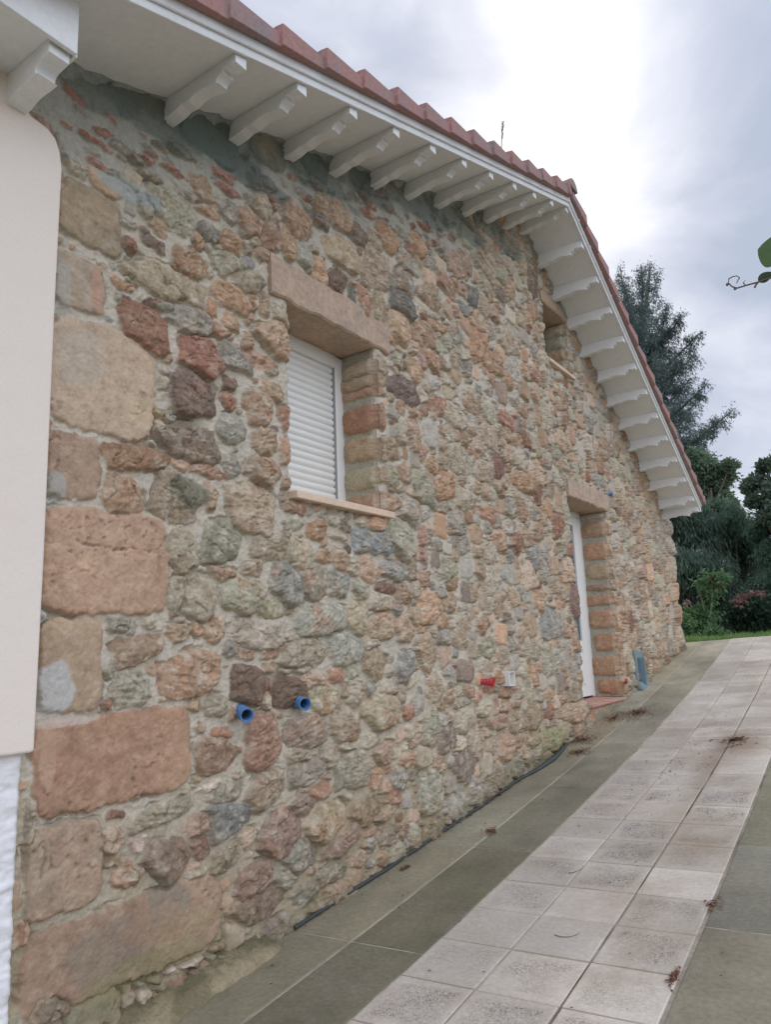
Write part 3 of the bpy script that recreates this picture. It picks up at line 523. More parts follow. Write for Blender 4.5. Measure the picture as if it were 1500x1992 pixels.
dirt = sstep(.05, .0, basez+.03*fbm(YY*20, ZZ*20, 115, 3)); COL = COL+(lin((98, 88, 66))-COL)*(dirt*.55)[..., None]
wash = sstep(.2, .6, fbm(YY*3, ZZ*1.3, 117, 4))*.18; COL = COL*(1-wash[..., None]*.6)
# the rough band of rubble and dirt between block and paving at the near end
COL = np.clip(COL, .01, .8)

XX = REL.copy(); PY = YY.copy()
for (y0, y1, z0, z1) in OPEN:             # ragged silhouette of the opening edges
    jag = .010*fbm(ZZ*26, ZZ*0+y0*9, 121, 3)
    PY = PY+jag*np.exp(-((YY-y0)/.012)**2)*(ZZ > z0-.02)*(ZZ < z1+.02)
over = YY > YR
PY = np.where(over, YR+REL-.003, PY-.006*np.exp(-(YR-np.minimum(YY, YR))/.008)); XX = np.where(over, -(YY-YR), XX-.008*np.exp(-(YR-np.minimum(YY, YR))/.01))
V = np.stack([XX, PY, ZZ], -1).reshape(-1, 3); nz_, ny_ = YY.shape
ci = (np.arange(nz_-1)[:, None]*ny_+np.arange(ny_-1)[None, :])
yc = (YY[:-1, :-1]+YY[1:, 1:])/2; zc = (ZZ[:-1, :-1]+ZZ[1:, 1:])/2
keep = (zc < soff(np.minimum(yc, YR))+.02) & (zc > zf(0, yc)-.03)
for (y0, y1, z0, z1) in OPEN: keep &= ~((yc > y0) & (yc < y1) & (zc > z0) & (zc < z1))
ci = ci[keep]; F = np.stack([ci, ci+1, ci+ny_+1, ci+ny_], -1)
used = np.zeros(len(V), bool); used[F.ravel()] = True; remap = np.cumsum(used)-1
house = empty('stone_house', (0, 2.4, -0.3), 'long rubble stone gable house with white bracketed eaves and shuttered window', 'house')
ALP = 1-smask*flat*.62-(1-smask)*.45
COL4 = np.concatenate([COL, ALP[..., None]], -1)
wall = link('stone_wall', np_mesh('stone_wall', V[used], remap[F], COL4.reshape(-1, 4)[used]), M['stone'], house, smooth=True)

# reveals of the openings
def reveal(op, J, depth, name='window_reveal'):
    y0, y1, z0, z1 = op
    zs = Zg[(Zg >= z0-1e-6) & (Zg <= z1+1e-6)]; ss = np.linspace(-depth, 0, 46); Sg, Zm = np.meshgrid(ss, zs)
    wS = Sg+.006*fbm(Sg*25, Zm*25, 131, 3)+.0025*fbm(Sg*90, Zm*90, 132, 2); wZ = Zm+.006*fbm(Sg*25, Zm*25, 133, 3)+.0025*fbm(Sg*90, Zm*90, 135, 2)
    d1 = np.full(Sg.shape, 9.0); idd = np.zeros(Sg.shape, int); d2 = d1.copy()
    JJ = list(J); rj = random.Random(int(z0*100)+9); cen = [(-.045+rj.uniform(-.012, .01), .068+rj.uniform(-.012, .012)) for _ in JJ]
    for k, (z, h, c) in enumerate(JJ):
        d = 1+(sval(wS-cen[k][0], wZ-z, cen[k][1], h/2, 4.5, 0)-1)*(h/2)/.03
        nw = d < d1; d2 = np.where(nw, d1, np.minimum(d2, d)); idd = np.where(nw, k, idd); d1 = np.where(nw, d, d1)
    ins = np.minimum((1-d1)*.03, (d2-d1)*.018)-.001; sm = sstep(-.001, .0015, ins)
    dome_ = 1-(1-np.clip(ins/.02, 0, 1))**2.4
    rel = sm*(.003+.009*dome_+.003*fbm(Sg*40, Zm*40, 137, 4))+(1-sm)*.002*fbm(Sg*30, Zm*30, 138, 3)
    cc = lin(np.array([c for _, _, c in JJ])[idd]); n1 = fbm(Sg*22+idd*3, Zm*22, 139, 4, .6)
    cc = cc+(lin((150, 142, 122))-cc)*(sstep(.05, .5, n1)*.5)[..., None]; cc = cc*(1+.25*fbm(Sg*60, Zm*60, 140, 3))[..., None]
    m_ = lin((140, 138, 124))*(1+.15*fbm(Sg*30, Zm*30, 141, 3))[..., None]
    cc = np.clip(m_*(1-sm[..., None])+cc*sm[..., None], .01, .8)
    jj = np.argmin(abs(Yg-y1)); rows = np.searchsorted(Zg, zs-1e-6)
    ex = XX[rows, jj]; ey = PY[rows, jj]-y1; ec = COL[rows, jj]
    t = sstep(-.022, 0, Sg)
    X = Sg+ex[:, None]*t; Y = y1-rel*(1-t)+ey[:, None]*t
    X = X-.004*np.exp(-((Sg+.008)/.007)**2)
    cc = cc*(1-t[..., None])+ec[:, None, :]*t[..., None]
    ny = len(ss); c0 = (np.arange(len(zs)-1)[:, None]*ny+np.arange(ny-1)[None, :]).ravel(); F_ = np.stack([c0, c0+1, c0+ny+1, c0+ny], -1)[:, ::-1]
    link(name, np_mesh(name, np.stack([X, Y, Zm], -1).reshape(-1, 3), F_, cc.reshape(-1, 3)), M['stone'], house, smooth=True)
    # far (left) cheek, plain mortar with a rough face
    j0 = np.argmin(abs(Yg-y0)); ex = XX[rows, j0]; ey = PY[rows, j0]
    Yl = y0+.002*fbm(Sg*40, Zm*40, 145, 3); t = sstep(-.02, 0, Sg); Y = Yl*(1-t)+ey[:, None]*t; X = Sg+ex[:, None]*t
    cl = np.clip(lin((142, 136, 120))*(1+.2*fbm(Sg*25, Zm*25, 146, 4))[..., None]*(1-t[..., None])+COL[rows, j0][:, None, :]*t[..., None], .01, .8)
    link(name, np_mesh(name, np.stack([X, Y, Zm], -1).reshape(-1, 3), F_, cl.reshape(-1, 3)), M['stone'], house, smooth=True)
reveal(WIN, WJ, .13); reveal(DOOR, DJ, .13, 'door_reveal'); reveal(UWIN, UJ, .15)

# core of the house behind the rubble face, with the openings left free
mb = MB()
mb.prism([(-.17, -.2, -1.0), (-.17, YR-.03, -1.0), (-.17, YR-.03, float(soff(YR))+.0), (-.17, APY, float(soff(APY))-.005), (-.17, -.2, float(soff(-.2)))], (-2.6, 0, 0))
mb.build('wall_core', M['core'], house)

# lintels: slightly irregular beams
def beam(name, x0, x1, y0, y1, z0, z1, mat, jit=.006, ny=40, bev=.004, seed=0):
    mb = MB(); rows = []
    for i in range(ny+1):
        y = y0+(y1-y0)*i/ny
        def j(k, a=jit): return float(vn(np.array(y*22.0), np.array(k*5.3+seed), 151))*a
        c = bev
        rows.append([(x0, y, z0+j(1)), (x1-c+j(2, jit*.6), y, z0+j(1)), (x1+j(2, jit*.6), y, z0+c+j(1)), (x1+j(3, jit*.6), y, z1-c+j(4)), (x1-c+j(3, jit*.6), y, z1+j(4)), (x0, y, z1+j(4))])
    mb.grid(rows, None, close=True); mb.poly(rows[0]); mb.poly(rows[-1]); return mb.build(name, mat, house)
beam('lintel', -.14, .0085, 1.066, 1.508, .744, .832, M['lintel'], seed=1)
beam('lintel', -.14, .0085, 2.728, 3.222, .553, .626, M['lintel'], seed=2)
beam('lintel', -.16, .0080, 2.605, 2.945, 1.322, 1.372, M['lintel'], seed=3, ny=14)

# ------------------------------------------------------------------ windows and door
def window(y0, y1, z0, z1, xr, shutter=True):
    w = bpy.data.objects.new('window', None); C.objects.link(w); w.parent = house; w.matrix_parent_inverse = Matrix.Translation(-house.location)
    w.location = Vector((xr, (y0+y1)/2, z0))*S
    fw, ft = .028, .022
    mb = MB()
    mb.box(xr-ft, xr, y0-.004, y0+fw, z0, z1); mb.box(xr-ft, xr, y1-fw, y1+.004, z0, z1)
    mb.box(xr-ft, xr+.0005, y0+fw, y1-fw, z1-.03, z1+.003); mb.box(xr-ft, xr-.003, y0+fw, y1-fw, z0, z0+.010)
    def ch(mb_, name, mat, **k):
        o = mb_.build(name, mat, None, **k); o.parent = w; o.matrix_parent_inverse = (Matrix.Translation(house.location) @ Matrix.Translation(-house.location) @ Matrix.Translation(w.location)).inverted(); return o
    ch(mb, 'frame', M['pvc'], bevel=.0015)
    if shutter:
        mb = MB(); n = 22; pitch = (z1-z0-.03)/n; prof = []
        for i in range(n):
            zb = z0+.004+i*pitch
            for k in range(8):
                t = k/8.0; prof.append((xr-.014+.0040*math.sin(math.pi*min(1, t/.86))**.6 if t < .86 else xr-.0165, zb+t*pitch))
        rows = [[(x, y, z) for (x, z) in prof] for y in (y0+fw-.004, y1-fw+.004)]
        mb.grid(rows)
        ch(mb, 'roller_shutter', M['pvc'])
        mb = MB()
        mb.box(xr-.022, xr-.019, y0+.01, y1-.01, z0, z1); mb.box(xr-.018, xr-.003, y1-fw-.0006, y1-fw, z0+.01, z1-.03)
        ch(mb, 'guide_rail', M['railgrey'])
        mb = MB(); mb.box(xr-.010, xr+.001, y1-.075, y1-.045, z0+.010, z0+.022); ch(mb, 'stop_block', M['pvc'], bevel=.001)
    else:
        mb = MB(); mb.box(xr-.014, xr-.010, y0+fw, y1-fw, z0, z1); m, nt, p = nodemat('window_glass'); p.inputs['Base Color'].default_value = (.03, .04, .045, 1); p.inputs['Roughness'].default_value = .08
        ch(mb, 'pane', m)
        mb = MB(); mb.box(xr-.012, xr-.002, (y0+y1)/2-.006, (y0+y1)/2+.006, z0, z1); ch(mb, 'mullion', M['pvc'], bevel=.001)
    return w
window(WIN[0], WIN[1], WIN[2]+.002, .742, -.108); window(UWIN[0], UWIN[1], UWIN[2], UWIN[3], -.13, False)
mb = MB(); mb.prism([(-.115, 0, 0), (.022, 0, -.004), (.022, 0, -.020), (-.115, 0, -.017)], (0, .36, 0)); mb.v = [(x, y+1.122, z+.328) for x, y, z in mb.v]
mb.build('window_sill', M['sill'], house, bevel=.002)
mb = MB(); mb.prism([(-.135, 0, 0), (.02, 0, -.003), (.02, 0, -.017), (-.135, 0, -.014)], (0, .275, 0)); mb.v = [(x, y+2.618, z+1.083) for x, y, z in mb.v]
mb.build('window_sill', M['sill'], house, bevel=.002)

door = bpy.data.objects.new('door', None); C.objects.link(door); door.parent = house; door.matrix_parent_inverse = Matrix.Translation(-house.location); door.location = Vector((-.116, 2.96, -.235))*S
def dch(mb_, name, mat, **k):
    o = mb_.build(name, mat, None, **k); o.parent = door; o.matrix_parent_inverse = Matrix.Translation(-door.location); return o
xd = -.116; y0, y1, z0, z1 = DOOR
mb = MB(); mb.box(xd-.025, xd, y1-.024, y1+.004, z0, z1); mb.box(xd-.025, xd, y0-.004, y0+.024, z0, z1); mb.box(xd-.025, xd, y0+.024, y1-.024, z1-.026, z1+.003)
dch(mb, 'frame', M['pvc'], bevel=.003)
mb = MB()
for (a, b) in ((y0+.026, 2.958), (2.962, y1-.026)):
    mb.box(xd-.022, xd-.006, a, b, z0+.008, z1-.028)
dch(mb, 'leaf', M['pvc'], bevel=.002)
mb = MB()
for (a, b) in ((y0+.026, 2.958), (2.962, y1-.026)):    # stiles and shaped raised panels
    mb.box(xd-.006, xd+.004, a, a+.030, z0+.008, z1-.028); mb.box(xd-.006, xd+.004, b-.085, b-.028, z0+.008, z1-.028); mb.box(xd-.006, xd+.0035, b-.0265, b, z0+.008, z1-.028); mb.box(xd-.006, xd+.0005, b-.028, b-.0265, z0+.008, z1-.028)
    for (c, d) in ((z0+.008, z0+.05), (z0+.20, z0+.235), (z1-.065, z1-.028)): mb.box(xd-.006, xd+.003, a+.0302, b-.0852, c, d)
    cy = (a+b-.055)/2; w = (b-a)/2-.066; zz0, zz1 = z0+.062, z0+.19
    arc = [(cy+w*math.cos(t), zz1-.03+.03*math.sin(t)) for t in np.linspace(0, math.pi, 13)]
    mb.prism([(xd-.006, cy-w, zz0), (xd-.006, cy+w, zz0)]+[(xd-.006, yy_, zz_) for yy_, zz_ in arc], (.012, 0, 0))
dch(mb, 'moulding', M['pvc'], bevel=.0025)
mb = MB(); 
for (a, b) in ((y0+.058, 2.926), (2.994, y1-.058)): mb.box(xd-.0059, xd-.004, a, b-.03, z0+.237, z1-.067)
m, nt, p = nodemat('door_glass'); p.inputs['Base Color'].default_value = (.05, .08, .11, 1); p.inputs['Roughness'].default_value = .12
dch(mb, 'pane', m)
mb = MB(); mb.box(xd, xd+.008, 2.985, 3.0, .10, .19); mb.tube([(xd+.008, 2.992, .16), (xd+.02, 2.992, .16), (xd+.02, 3.035, .16)], .0035); dch(mb, 'handle', M['white'])
# doorstep: terracotta slab with a bull-nosed edge, rendered riser
mb = MB(); mb.prism([(-.118, 0, 0), (.014, 0, -.002), (.018, 0, -.004), (.018, 0, -.010), (.014, 0, -.013), (-.118, 0, -.012)], (0, .42, 0)); mb.v = [(x, y+2.762, z-.238) for x, y, z in mb.v]
mb.build('doorstep', M['terra'], house, bevel=.002)
mb = MB(); mb.box(-.12, .004, 2.742, 3.178, -.40, -.2515); mb.build('step_riser', M['terrariser'], house, bevel=.002)

# ------------------------------------------------------------------ verge: soffit, fascia, brackets, tiles
eY0, eY1 = -.1, 4.175
def rakeprism(mb_, x0, x1, d0, d1, ya=eY0, yb=eY1):          # band between soffit+d0 and soffit+d1, ridge mitred
    for (a, b) in ((ya, APY), (APY, yb)):
        pts = [(x0, a, float(soff(a))+d0), (x0, b, (float(soff(b)) if b != APY else .75+.334*APY)+d0), (x0, b, (float(soff(b)) if b != APY else .75+.334*APY)+d1), (x0, a, (float(soff(a)) if a != APY else .75+.334*APY)+d1)]
        mb_.prism(pts, (x1-x0, 0, 0))
mb = MB(); rakeprism(mb, -.03, H-.0065, 0, .014); mb.build('soffit', M['soffit'], house)
mb = MB(); rakeprism(mb, H-.006, H, -.004, .030); rakeprism(mb, H+.0005, H+.006, .012, .034)
mb.build('fascia', M['white'], house, bevel=.0015)
mb = MB(); mb.box(-.02, H, eY1+.001, eY1+.012, float(soff(eY1))-.012, float(soff(eY1))+.03); mb.build('end_board', M['white'], house, bevel=.0015)
BP = [(-.02, 0), (.192, 0), (.192, -.022), (.172, -.022), (.168, -.018), (.160, -.018)]
BP += [(.160-.018*math.sin(t)*.9, -.026-.009*(1-math.cos(t))) for t in np.linspace(0, math.pi*.8, 7)]
BP += [(.130-.060*t, -.038+.006*math.sin(math.pi*t)) for t in np.linspace(.1, 1, 6)] + [(.052, -.036), (.036, -.041), (.014, -.043), (-.02, -.043)]
def bracket(y, w=.026):
    mb = MB(); z = float(soff(y)); sl = .334 if y < APY else -.527
    pts = [(x, y-w/2, z+d) for (x, d) in BP]
    mb.prism(pts, (0, w, 0))
    mb.v = [(x, yy, zz+(sl*(yy-y) if abs(zz-z) < 1e-6 else 0)-.0004) for x, yy, zz in mb.v]
    return mb.build('eave_bracket', M['white'], house, bevel=.0022)
for y in (.800, .962, 1.128, 1.296, 1.466, 1.636, 1.806, 1.976, 2.14, 2.30, 2.453, 2.60, 2.752, 2.897, 3.043, 3.19, 3.335, 3.482, 3.628, 3.775, 3.922, 4.07): bracket(y)
bracket(4.157)
# verge tiles: stepped clay side plates with a rounded top return
mb = MB(); rt = random.Random(3)
def vt(ya, yb, up):
    za, zb = float(.75+.334*ya) if up else float(2.862-.527*ya), float(.75+.334*yb) if up else float(2.862-.527*yb)
    lo = .029; t0, t1 = (.078, .060) if up else (.060, .080)
    x0, x1 = H+.0065+rt.uniform(0, .002), H+.0185+rt.uniform(0, .002)
    if up: x1a, x1b = x1+.009, x1
    else: x1a, x1b = x1, x1+.007
    a = [(x0, ya, za+lo), (x0, yb, zb+lo), (x0, yb, zb+t1), (x0, ya, za+t0)]; b = [(x1a, ya, za+lo), (x1b, yb, zb+lo), (x1b, yb, zb+t1-.004), (x1a, ya, za+t0-.004)]
    n = len(mb.v); mb.v += a+b; mb.c += [None]*8
    mb.f += [[n+3, n+2, n+1, n], [n+4, n+5, n+6, n+7], [n, n+1, n+5, n+4], [n+1, n+2, n+6, n+5], [n+2, n+3, n+7, n+6], [n+3, n, n+4, n+7]]
    # flat top flange running back over the roof edge
    mb.prism([(x0-.10, ya, za+t0-.010), (x0, ya, za+t0-.010), (x0, ya, za+t0-.0005), (x0-.10, ya, za+t0-.0005)], (0, yb-ya, (zb+t1)-(za+t0)))
vt(2.40, APY-.008, True); y = 2.40
while y > -.1: vt(y-.1275, y+.004, True); y -= .1275
y = APY+.01
while y < eY1-.03: vt(y-.006, min(y+.112, eY1+.012), False); y += .112
mb.build('verge_tiles', M['tile'], house, bevel=.0015)
mb = MB()
for xk in (0, 1):
    prof = [(APY+.040*math.cos(t), 1.569+.050+.040*math.sin(t)) for t in np.linspace(0, math.pi, 12)]
    mb.prism([(H+.026-xk*.125, a, b+.008*(1-xk)) for a, b in prof], (-.13, 0, 0))
for xk in range(2, 20):
    mb.prism([(H+.026-xk*.125, a, b) for a, b in prof], (-.13, 0, 0))
mb.build('ridge_cap', M['tile'], house, bevel=.003)
mb = MB()                                 # pantiled slopes behind the verge
for up in (True, False):
    a, b = (eY0, APY) if up else (APY, eY1+.03)
    rows = []
    for i in range(0, 30):
        yy = a+(b-a)*i/29.0; z = (.75+.334*yy if up else 2.862-.527*yy)+.052
        rows.append([(H-.02-k*.022, yy, z+.010*abs(math.sin(k*math.pi/5))+(.006 if i % 2 else 0)) for k in range(100)])
    mb.grid(rows)
mb.build('roof', M['tile'], house)
# ragged mortar fillet between wall top and soffit
mb = MB()
rows = []
for i in range(260):
    y = .45+(4.15-.45)*i/259.0; z = float(soff(y)); a = .004+.010*abs(float(vn(np.array(y*16.), np.array(2.), 5)))+.006*abs(float(vn(np.array(y*50.), np.array(2.), 6)))
    rows.append([(-.01, y, z+.004), (a*1.3+.006, y, z+.001), (a+.004, y, z-a*.8), (-.01, y, z-a*2.2-.006)])
mb.grid(rows); mb.build('mortar_fillet', surf('fillet_mortar', lin((120, 128, 126)), rough=.95, fine=.25, fscale=30, patch=.6, pscale=4, pcol=lin((90, 100, 98)), bumps=((30, .5, .01),)), house)

# ------------------------------------------------------------------ pipe stubs, box and drain niche in the wall
def corrugated(px, py, r, d, L=.034, mat='blue', flare=0, n=7, label=None, X=.03):
    c = on_x(px, py, X); d = np.array(d, float); d /= np.linalg.norm(d); p0 = c-d*(L*.9+.02); mb_ = MB(); path, rad = [], []
    for i in range(n*6+1):
        t = i/(n*6); path.append(p0+d*(L+.03)*t); rad.append(r*(1+.10*math.cos(i*2*math.pi/6))*(1+flare*t*t))
    mb_.tube(path, rad, 20, caps=False)
    inner = [p for p in path[::-1]]; mb_.tube(inner[:len(inner)], [q*.86 for q in rad[::-1]], 20, caps=False)
    u = np.cross(d, [0, 0, 1]); u /= np.linalg.norm(u); w = np.cross(u, d); e1 = path[-1]
    ring = lambda q, o: [o+q*(math.cos(2*math.pi*k/20)*u+math.sin(2*math.pi*k/20)*w) for k in range(20)]
    mb_.grid([ring(rad[-1], e1), ring(rad[-1]*.86, e1)], None, close=True)
    o = mb_.build('conduit_pipe', M[mat], house, smooth=True)
    if label: o['label'] = label
    return o
corrugated(477, 1389, .0115, (1, -.55, -.12), L=.022, label='blue corrugated conduit below the left dark stone')
corrugated(589, 1368, .0115, (1, -.5, -.05), L=.022, label='blue corrugated conduit below the right dark stone')
corrugated(1187, 962, .0090, (1, .1, -.1), L=.002, X=.010, label='small blue conduit by the door lintel')
o = corrugated(954, 1327, .0085, (1, .25, -.1), L=.016, mat='red', flare=.5, n=5, label='torn red conduit beside the white box')
c = on_x(990, 1320, .012); mb = MB(); s_ = .0205; x1 = .024
mb.box(-.02, x1, c[1]-s_, c[1]-s_+.004, c[2]-s_, c[2]+s_); mb.box(-.02, x1, c[1]+s_-.002, c[1]+s_, c[2]-s_, c[2]+s_)
mb.box(-.02, x1, c[1]-s_+.004, c[1]+s_-.002, c[2]-s_, c[2]-s_+.002); mb.box(-.02, x1, c[1]-s_+.004, c[1]+s_-.002, c[2]+s_-.002, c[2]+s_); mb.box(-.02, -.002, c[1]-s_+.004, c[1]+s_-.002, c[2]-s_+.002, c[2]+s_-.002)
mb.build('junction_box', M['pvc'], house, bevel=.0006)
nb = bpy.data.objects.new('drain_niche', None); C.objects.link(nb); nb.parent = house; nb.matrix_parent_inverse = Matrix.Translation(-house.location); nb.location = Vector((0, 3.43, -.2))*S
nb['label'] = 'blue grey cemented drain recess right of the door'
mb = MB(); g = float(zf(.02, 3.43))
mb.prism([(-.02, 3.355, g-.02), (.020, 3.355, g-.02), (.016, 3.372, -.062), (-.02, 3.372, -.058)], (0, .022, 0)); mb.prism([(-.02, 3.485, g-.02), (.022, 3.485, g-.02), (.016, 3.478, -.062), (-.02, 3.478, -.058)], (0, .022, 0))
mb.prism([(-.02, 3.377, -.092), (.015, 3.377, -.092), (.012, 3.377, -.056), (-.02, 3.377, -.050)], (0, .108, 0))
mb.prism([(-.02, 3.35, g-.02), (.045, 3.34, g-.01), (.020, 3.36, g+.022), (-.02, 3.36, g+.026)], (0, .15, .004))
o = mb.build('cement_surround', M['cement'], None, bevel=.006); o.parent = nb; o.matrix_parent_inverse = Matrix.Translation(-nb.location)
mb = MB(); mb.tube([(.004, 3.43, g), (.003, 3.43, -.09)], .030, 16); o = mb.build('downpipe', surf('blue_grey_pipe', lin((62, 86, 98)), rough=.6, fine=.15, bumps=()), None, smooth=True); o.parent = nb; o.matrix_parent_inverse = Matrix.Translation(-nb.location)
mb = MB(); c = on_x(1205, 1318, .02); mb.tube([on_x(1218, 1327, .014), on_x(1218, 1322, .028)], .006, 10); o = mb.build('pipe_end', M['red'], house); o['label'] = 'small red pipe end beside the drain recess'

# ------------------------------------------------------------------ neighbouring rendered house at the left
nh = empty('rendered_house', (0, .1, -.5), 'cream rendered house with a white eave and rough white plinth at the left', 'house')
YE = .577
ys = [(-1.6, -.118), (YE-.0015, -.118), (YE+.0005, .15), (YE, .5), (YE+.0015, .745), (YE-.003, .770), (YE-.011, .789), (YE-.026, .799), (YE-.050, .803), (.522, .806), (.515, .86), (-1.6, .86)]
mb = MB(); mb.prism([(-.10, a, b) for a, b in ys], (.131, 0, 0)); mb.build('wall', M['cream'], nh, bevel=.004, seg=3)
nY, nZ = 150, 260; ay = np.linspace(-.2, YE-.006, nY); az = np.linspace(-.72, -.119, nZ); AY, AZ = np.meshgrid(ay, az)
AX = .014+.006*fbm(AY*18, AZ*26, 161, 4, .6)+.005*np.abs(fbm(AY*40, AZ*55, 162, 3)); AX = np.where(AY > YE-.012, AX-(AY-(YE-.012))*1.6, AX); AX[:, -1] = -.02
AYj = AY+(.0015*fbm(AY*0, AZ*40, 163, 3))*(AY > YE-.02)
c0 = (np.arange(nZ-1)[:, None]*nY+np.arange(nY-1)[None, :]).ravel()
link('plinth', np_mesh('plinth', np.stack([AX, AYj, AZ], -1).reshape(-1, 3), np.stack([c0, c0+1, c0+nY+1, c0+nY], -1)), M['rough_white'], nh, smooth=True)
mb = MB(); mb.box(-.1, .1435, -1.6, .520, .846, .86); mb.build('soffit', M['soffit'], nh)
mb = MB(); mb.box(.144, .152, -1.6, .521, .838, .99); mb.box(-.1, .1438, .5205, .5265, .84, .99); mb.build('fascia', M['white'], nh, bevel=.0015)
def bigbracket(y):
    prof = [(.03, 0), (.140, 0), (.140, -.022), (.118, -.024)]+[(.118-.012*math.sin(t), -.024-.010*(1-math.cos(t))) for t in np.linspace(.3, math.pi*.9, 6)]+[(.096-.05*t, -.044-.006*t+.004*math.sin(math.pi*t)) for t in np.linspace(.1, 1, 6)]+[(.030, -.050)]
    prof = [(x, d*.95) for x, d in prof]
    mb = MB(); mb.prism([(x, y, .8458+d) for x, d in prof], (0, .031, 0)); mb.build('eave_bracket', M['white'], nh, bevel=.003)
bigbracket(.486); bigbracket(.25); bigbracket(.01)
mb = MB(); mb.prism([(.165, -1.6, .99), (.165, -1.6, 1.005), (-1.2, -1.6, 1.46), (-1.2, -1.6, 1.445)], (0, 2.135, 0)); mb.build('roof', M['tile'], nh, bevel=.002)

# ------------------------------------------------------------------ ground, slabs, tiled path
def structure(o, label=None):
    o['kind'] = 'structure'
    if label: o['label'] = label
    return o
xs = np.concatenate([np.linspace(-60, -2, 24), np.linspace(-1.5, 3, 46), np.linspace(3.5, 60, 26)]); ysg = np.concatenate([np.linspace(-30, -.5, 16), np.linspace(0, 6, 90), np.linspace(6.3, 14, 30), np.linspace(16, 300, 24)])
GX, GY = np.meshgrid(xs, ysg); base = zf(GX, np.clip(GY, -2, 4.5))-.012
lawn = -.040+.012*np.clip(GX, -2, 2)+.004*(GY-4.6)+.02*fbm(GX*1.3, GY*1.3, 171, 3)
GZ = base*(1-sstep(4.43, 4.62, GY))+np.minimum(lawn, .02)*sstep(4.43, 4.62, GY)
GZ = np.where(GY > 12, GZ-.0*(GY-12), GZ)
c0 = (np.arange(len(ysg)-1)[:, None]*len(xs)+np.arange(len(xs)-1)[None, :]).ravel()
structure(link('ground', np_mesh('ground', np.stack([GX, GY, GZ], -1).reshape(-1, 3), np.stack([c0, c0+1, c0+len(xs)+1, c0+len(xs)], -1)), M['soil'], None, smooth=True))

def slabs(name, cells, mat, gap, dz, nsub=6, bed=None, jit=0.0, bevel=.0012):
    """cells: (p0, p1, y0, y1, colour rgb, alpha). Each cell a separate cast block following the slope."""
    mb = MB(); rj = random.Random(11)
    for (p0, p1, y0, y1, c, al) in cells:
        g = gap/2; col = (*lin(c), al); e = .0016
        jz = rj.uniform(-jit, jit); n = nsub
        def P(p, y, d): x = strip(p, y); return (x, y, float(zf(x, y))+d+jz)
        # top ring inset for a soft arris, then skirt
        fr = [.07, .17, .5, .83, .93] if mat is M['path'] else [k/n for k in range(1, n)]
        yy = [y0+g, y0+g+e]+[y0+g+e+(y1-y0-2*g-2*e)*k for k in fr]+[y1-g-e, y1-g]
        pxs = [p0+g, p0+g, p0+g+e]+[p0+(p1-p0)*k for k in ([.07, .17, .5, .83, .93] if mat is M['path'] else [.1, .2, .3, .4, .5, .6, .7, .8, .9])]+[p1-g-e, p1-g, p1-g]; K_1 = len(pxs)-1
        rows = []
        rows.append([P(p, y0+g, dz-.02) for p in pxs])
        for i, y in enumerate(yy):
            ed = (i == 0 or i == len(yy)-1)
            rows.append([P(p, y, dz-(.02 if k in (0, K_1) else (.0010 if k in (1, K_1-1) or ed else 0))) for k, p in enumerate(pxs)])
        rows.append([P(p, y1-g, dz-.02) for p in pxs])
        n0 = len(mb.v); mb.grid(rows, col)
        vx = np.array([v[0] for v in mb.v[n0:]]); vy = np.array([v[1] for v in mb.v[n0:]]); st = fbm(vx*5, vy*2.2, 401, 4)+.6*fbm(vx*16, vy*12, 402, 3)
        if mat is not M['path']:
            for q in range(n0, len(mb.v)): mb.c[q] = (*(lin(np.array(c)*np.array([1.02, 1.01, .98]))*(1+.42*st[q-n0])), 1)
        if mat is M['path']:              # pitted relief fades towards the tile margins: weight in alpha
            for q in range(n0, len(mb.v)):
                i, k = divmod(q-n0, K_1+1); ii = 4 <= i <= len(rows)-5; kk = 4 <= k <= K_1-4; pp_ = vx[q-n0]-PHI*(vy[q-n0]-PY0); sn = math.exp(-((pp_-.575)/.055)**2-((vy[q-n0]-2.50)/.17)**2)+.7*math.exp(-((pp_-.545)/.022)**2-((vy[q-n0]-2.15)/.30)**2)+.6*math.exp(-((pp_-.61)/.05)**2-((vy[q-n0]-1.66)/.05)**2); sn = min(1, sn*(1+st[q-n0]*1.2)); lc = lin(c)*(1+.20*st[q-n0]); lc = lc+(lin((112, 92, 74))-lc)*max(0, sn)*.8; mb.c[q] = (*lc, al*rj.uniform(.2, 1.3) if ii and kk else al*.12)
    return structure(mb.build(name, mat))
jY = [-.31, .16, .632, 1.101, 1.574, 2.042, 2.511, 2.98, 3.45, 3.92, 4.47]
ca = [(100, 96, 80), (100, 96, 80), (104, 102, 86), (110, 106, 90), (114, 112, 98), (118, 114, 98), (120, 114, 94), (134, 132, 120), (132, 128, 110), (132, 128, 108)]
cb = [(88, 86, 70), (88, 86, 70), (92, 90, 76), (92, 90, 74), (100, 100, 86), (112, 110, 98), (118, 116, 104), (122, 119, 104), (130, 127, 112), (130, 127, 112)]
cells = []
for i in range(len(jY)-1):
    cells.append((-.06, .147, jY[i], jY[i+1], ca[i], 1)); cells.append((.147, .2935, jY[i], jY[i+1], cb[i], 1))
slabs('concrete_apron', cells, M['slab'], .0042, .0, nsub=24)
jr = [-.2, .41, .86, 1.325, 1.70, 2.10, 2.55, 3.0, 3.45, 3.95, 4.47]
cc_ = [(113, 109, 95), (113, 109, 95), (115, 111, 97), (106, 106, 97), (99, 99, 83), (104, 104, 90), (113, 113, 102), (120, 120, 106), (127, 125, 109), (134, 129, 113)]
cells = []
for i in range(len(jr)-1):
    cells.append((.6845, 1.16, jr[i], jr[i+1], cc_[i], 1)); cells.append((1.16, 1.64, jr[i], jr[i+1], tuple(np.array(cc_[i])+4), 1))
slabs('driveway', cells, M['slab'], .0032, -.0005, nsub=24)
cells = []; rp = random.Random(5)
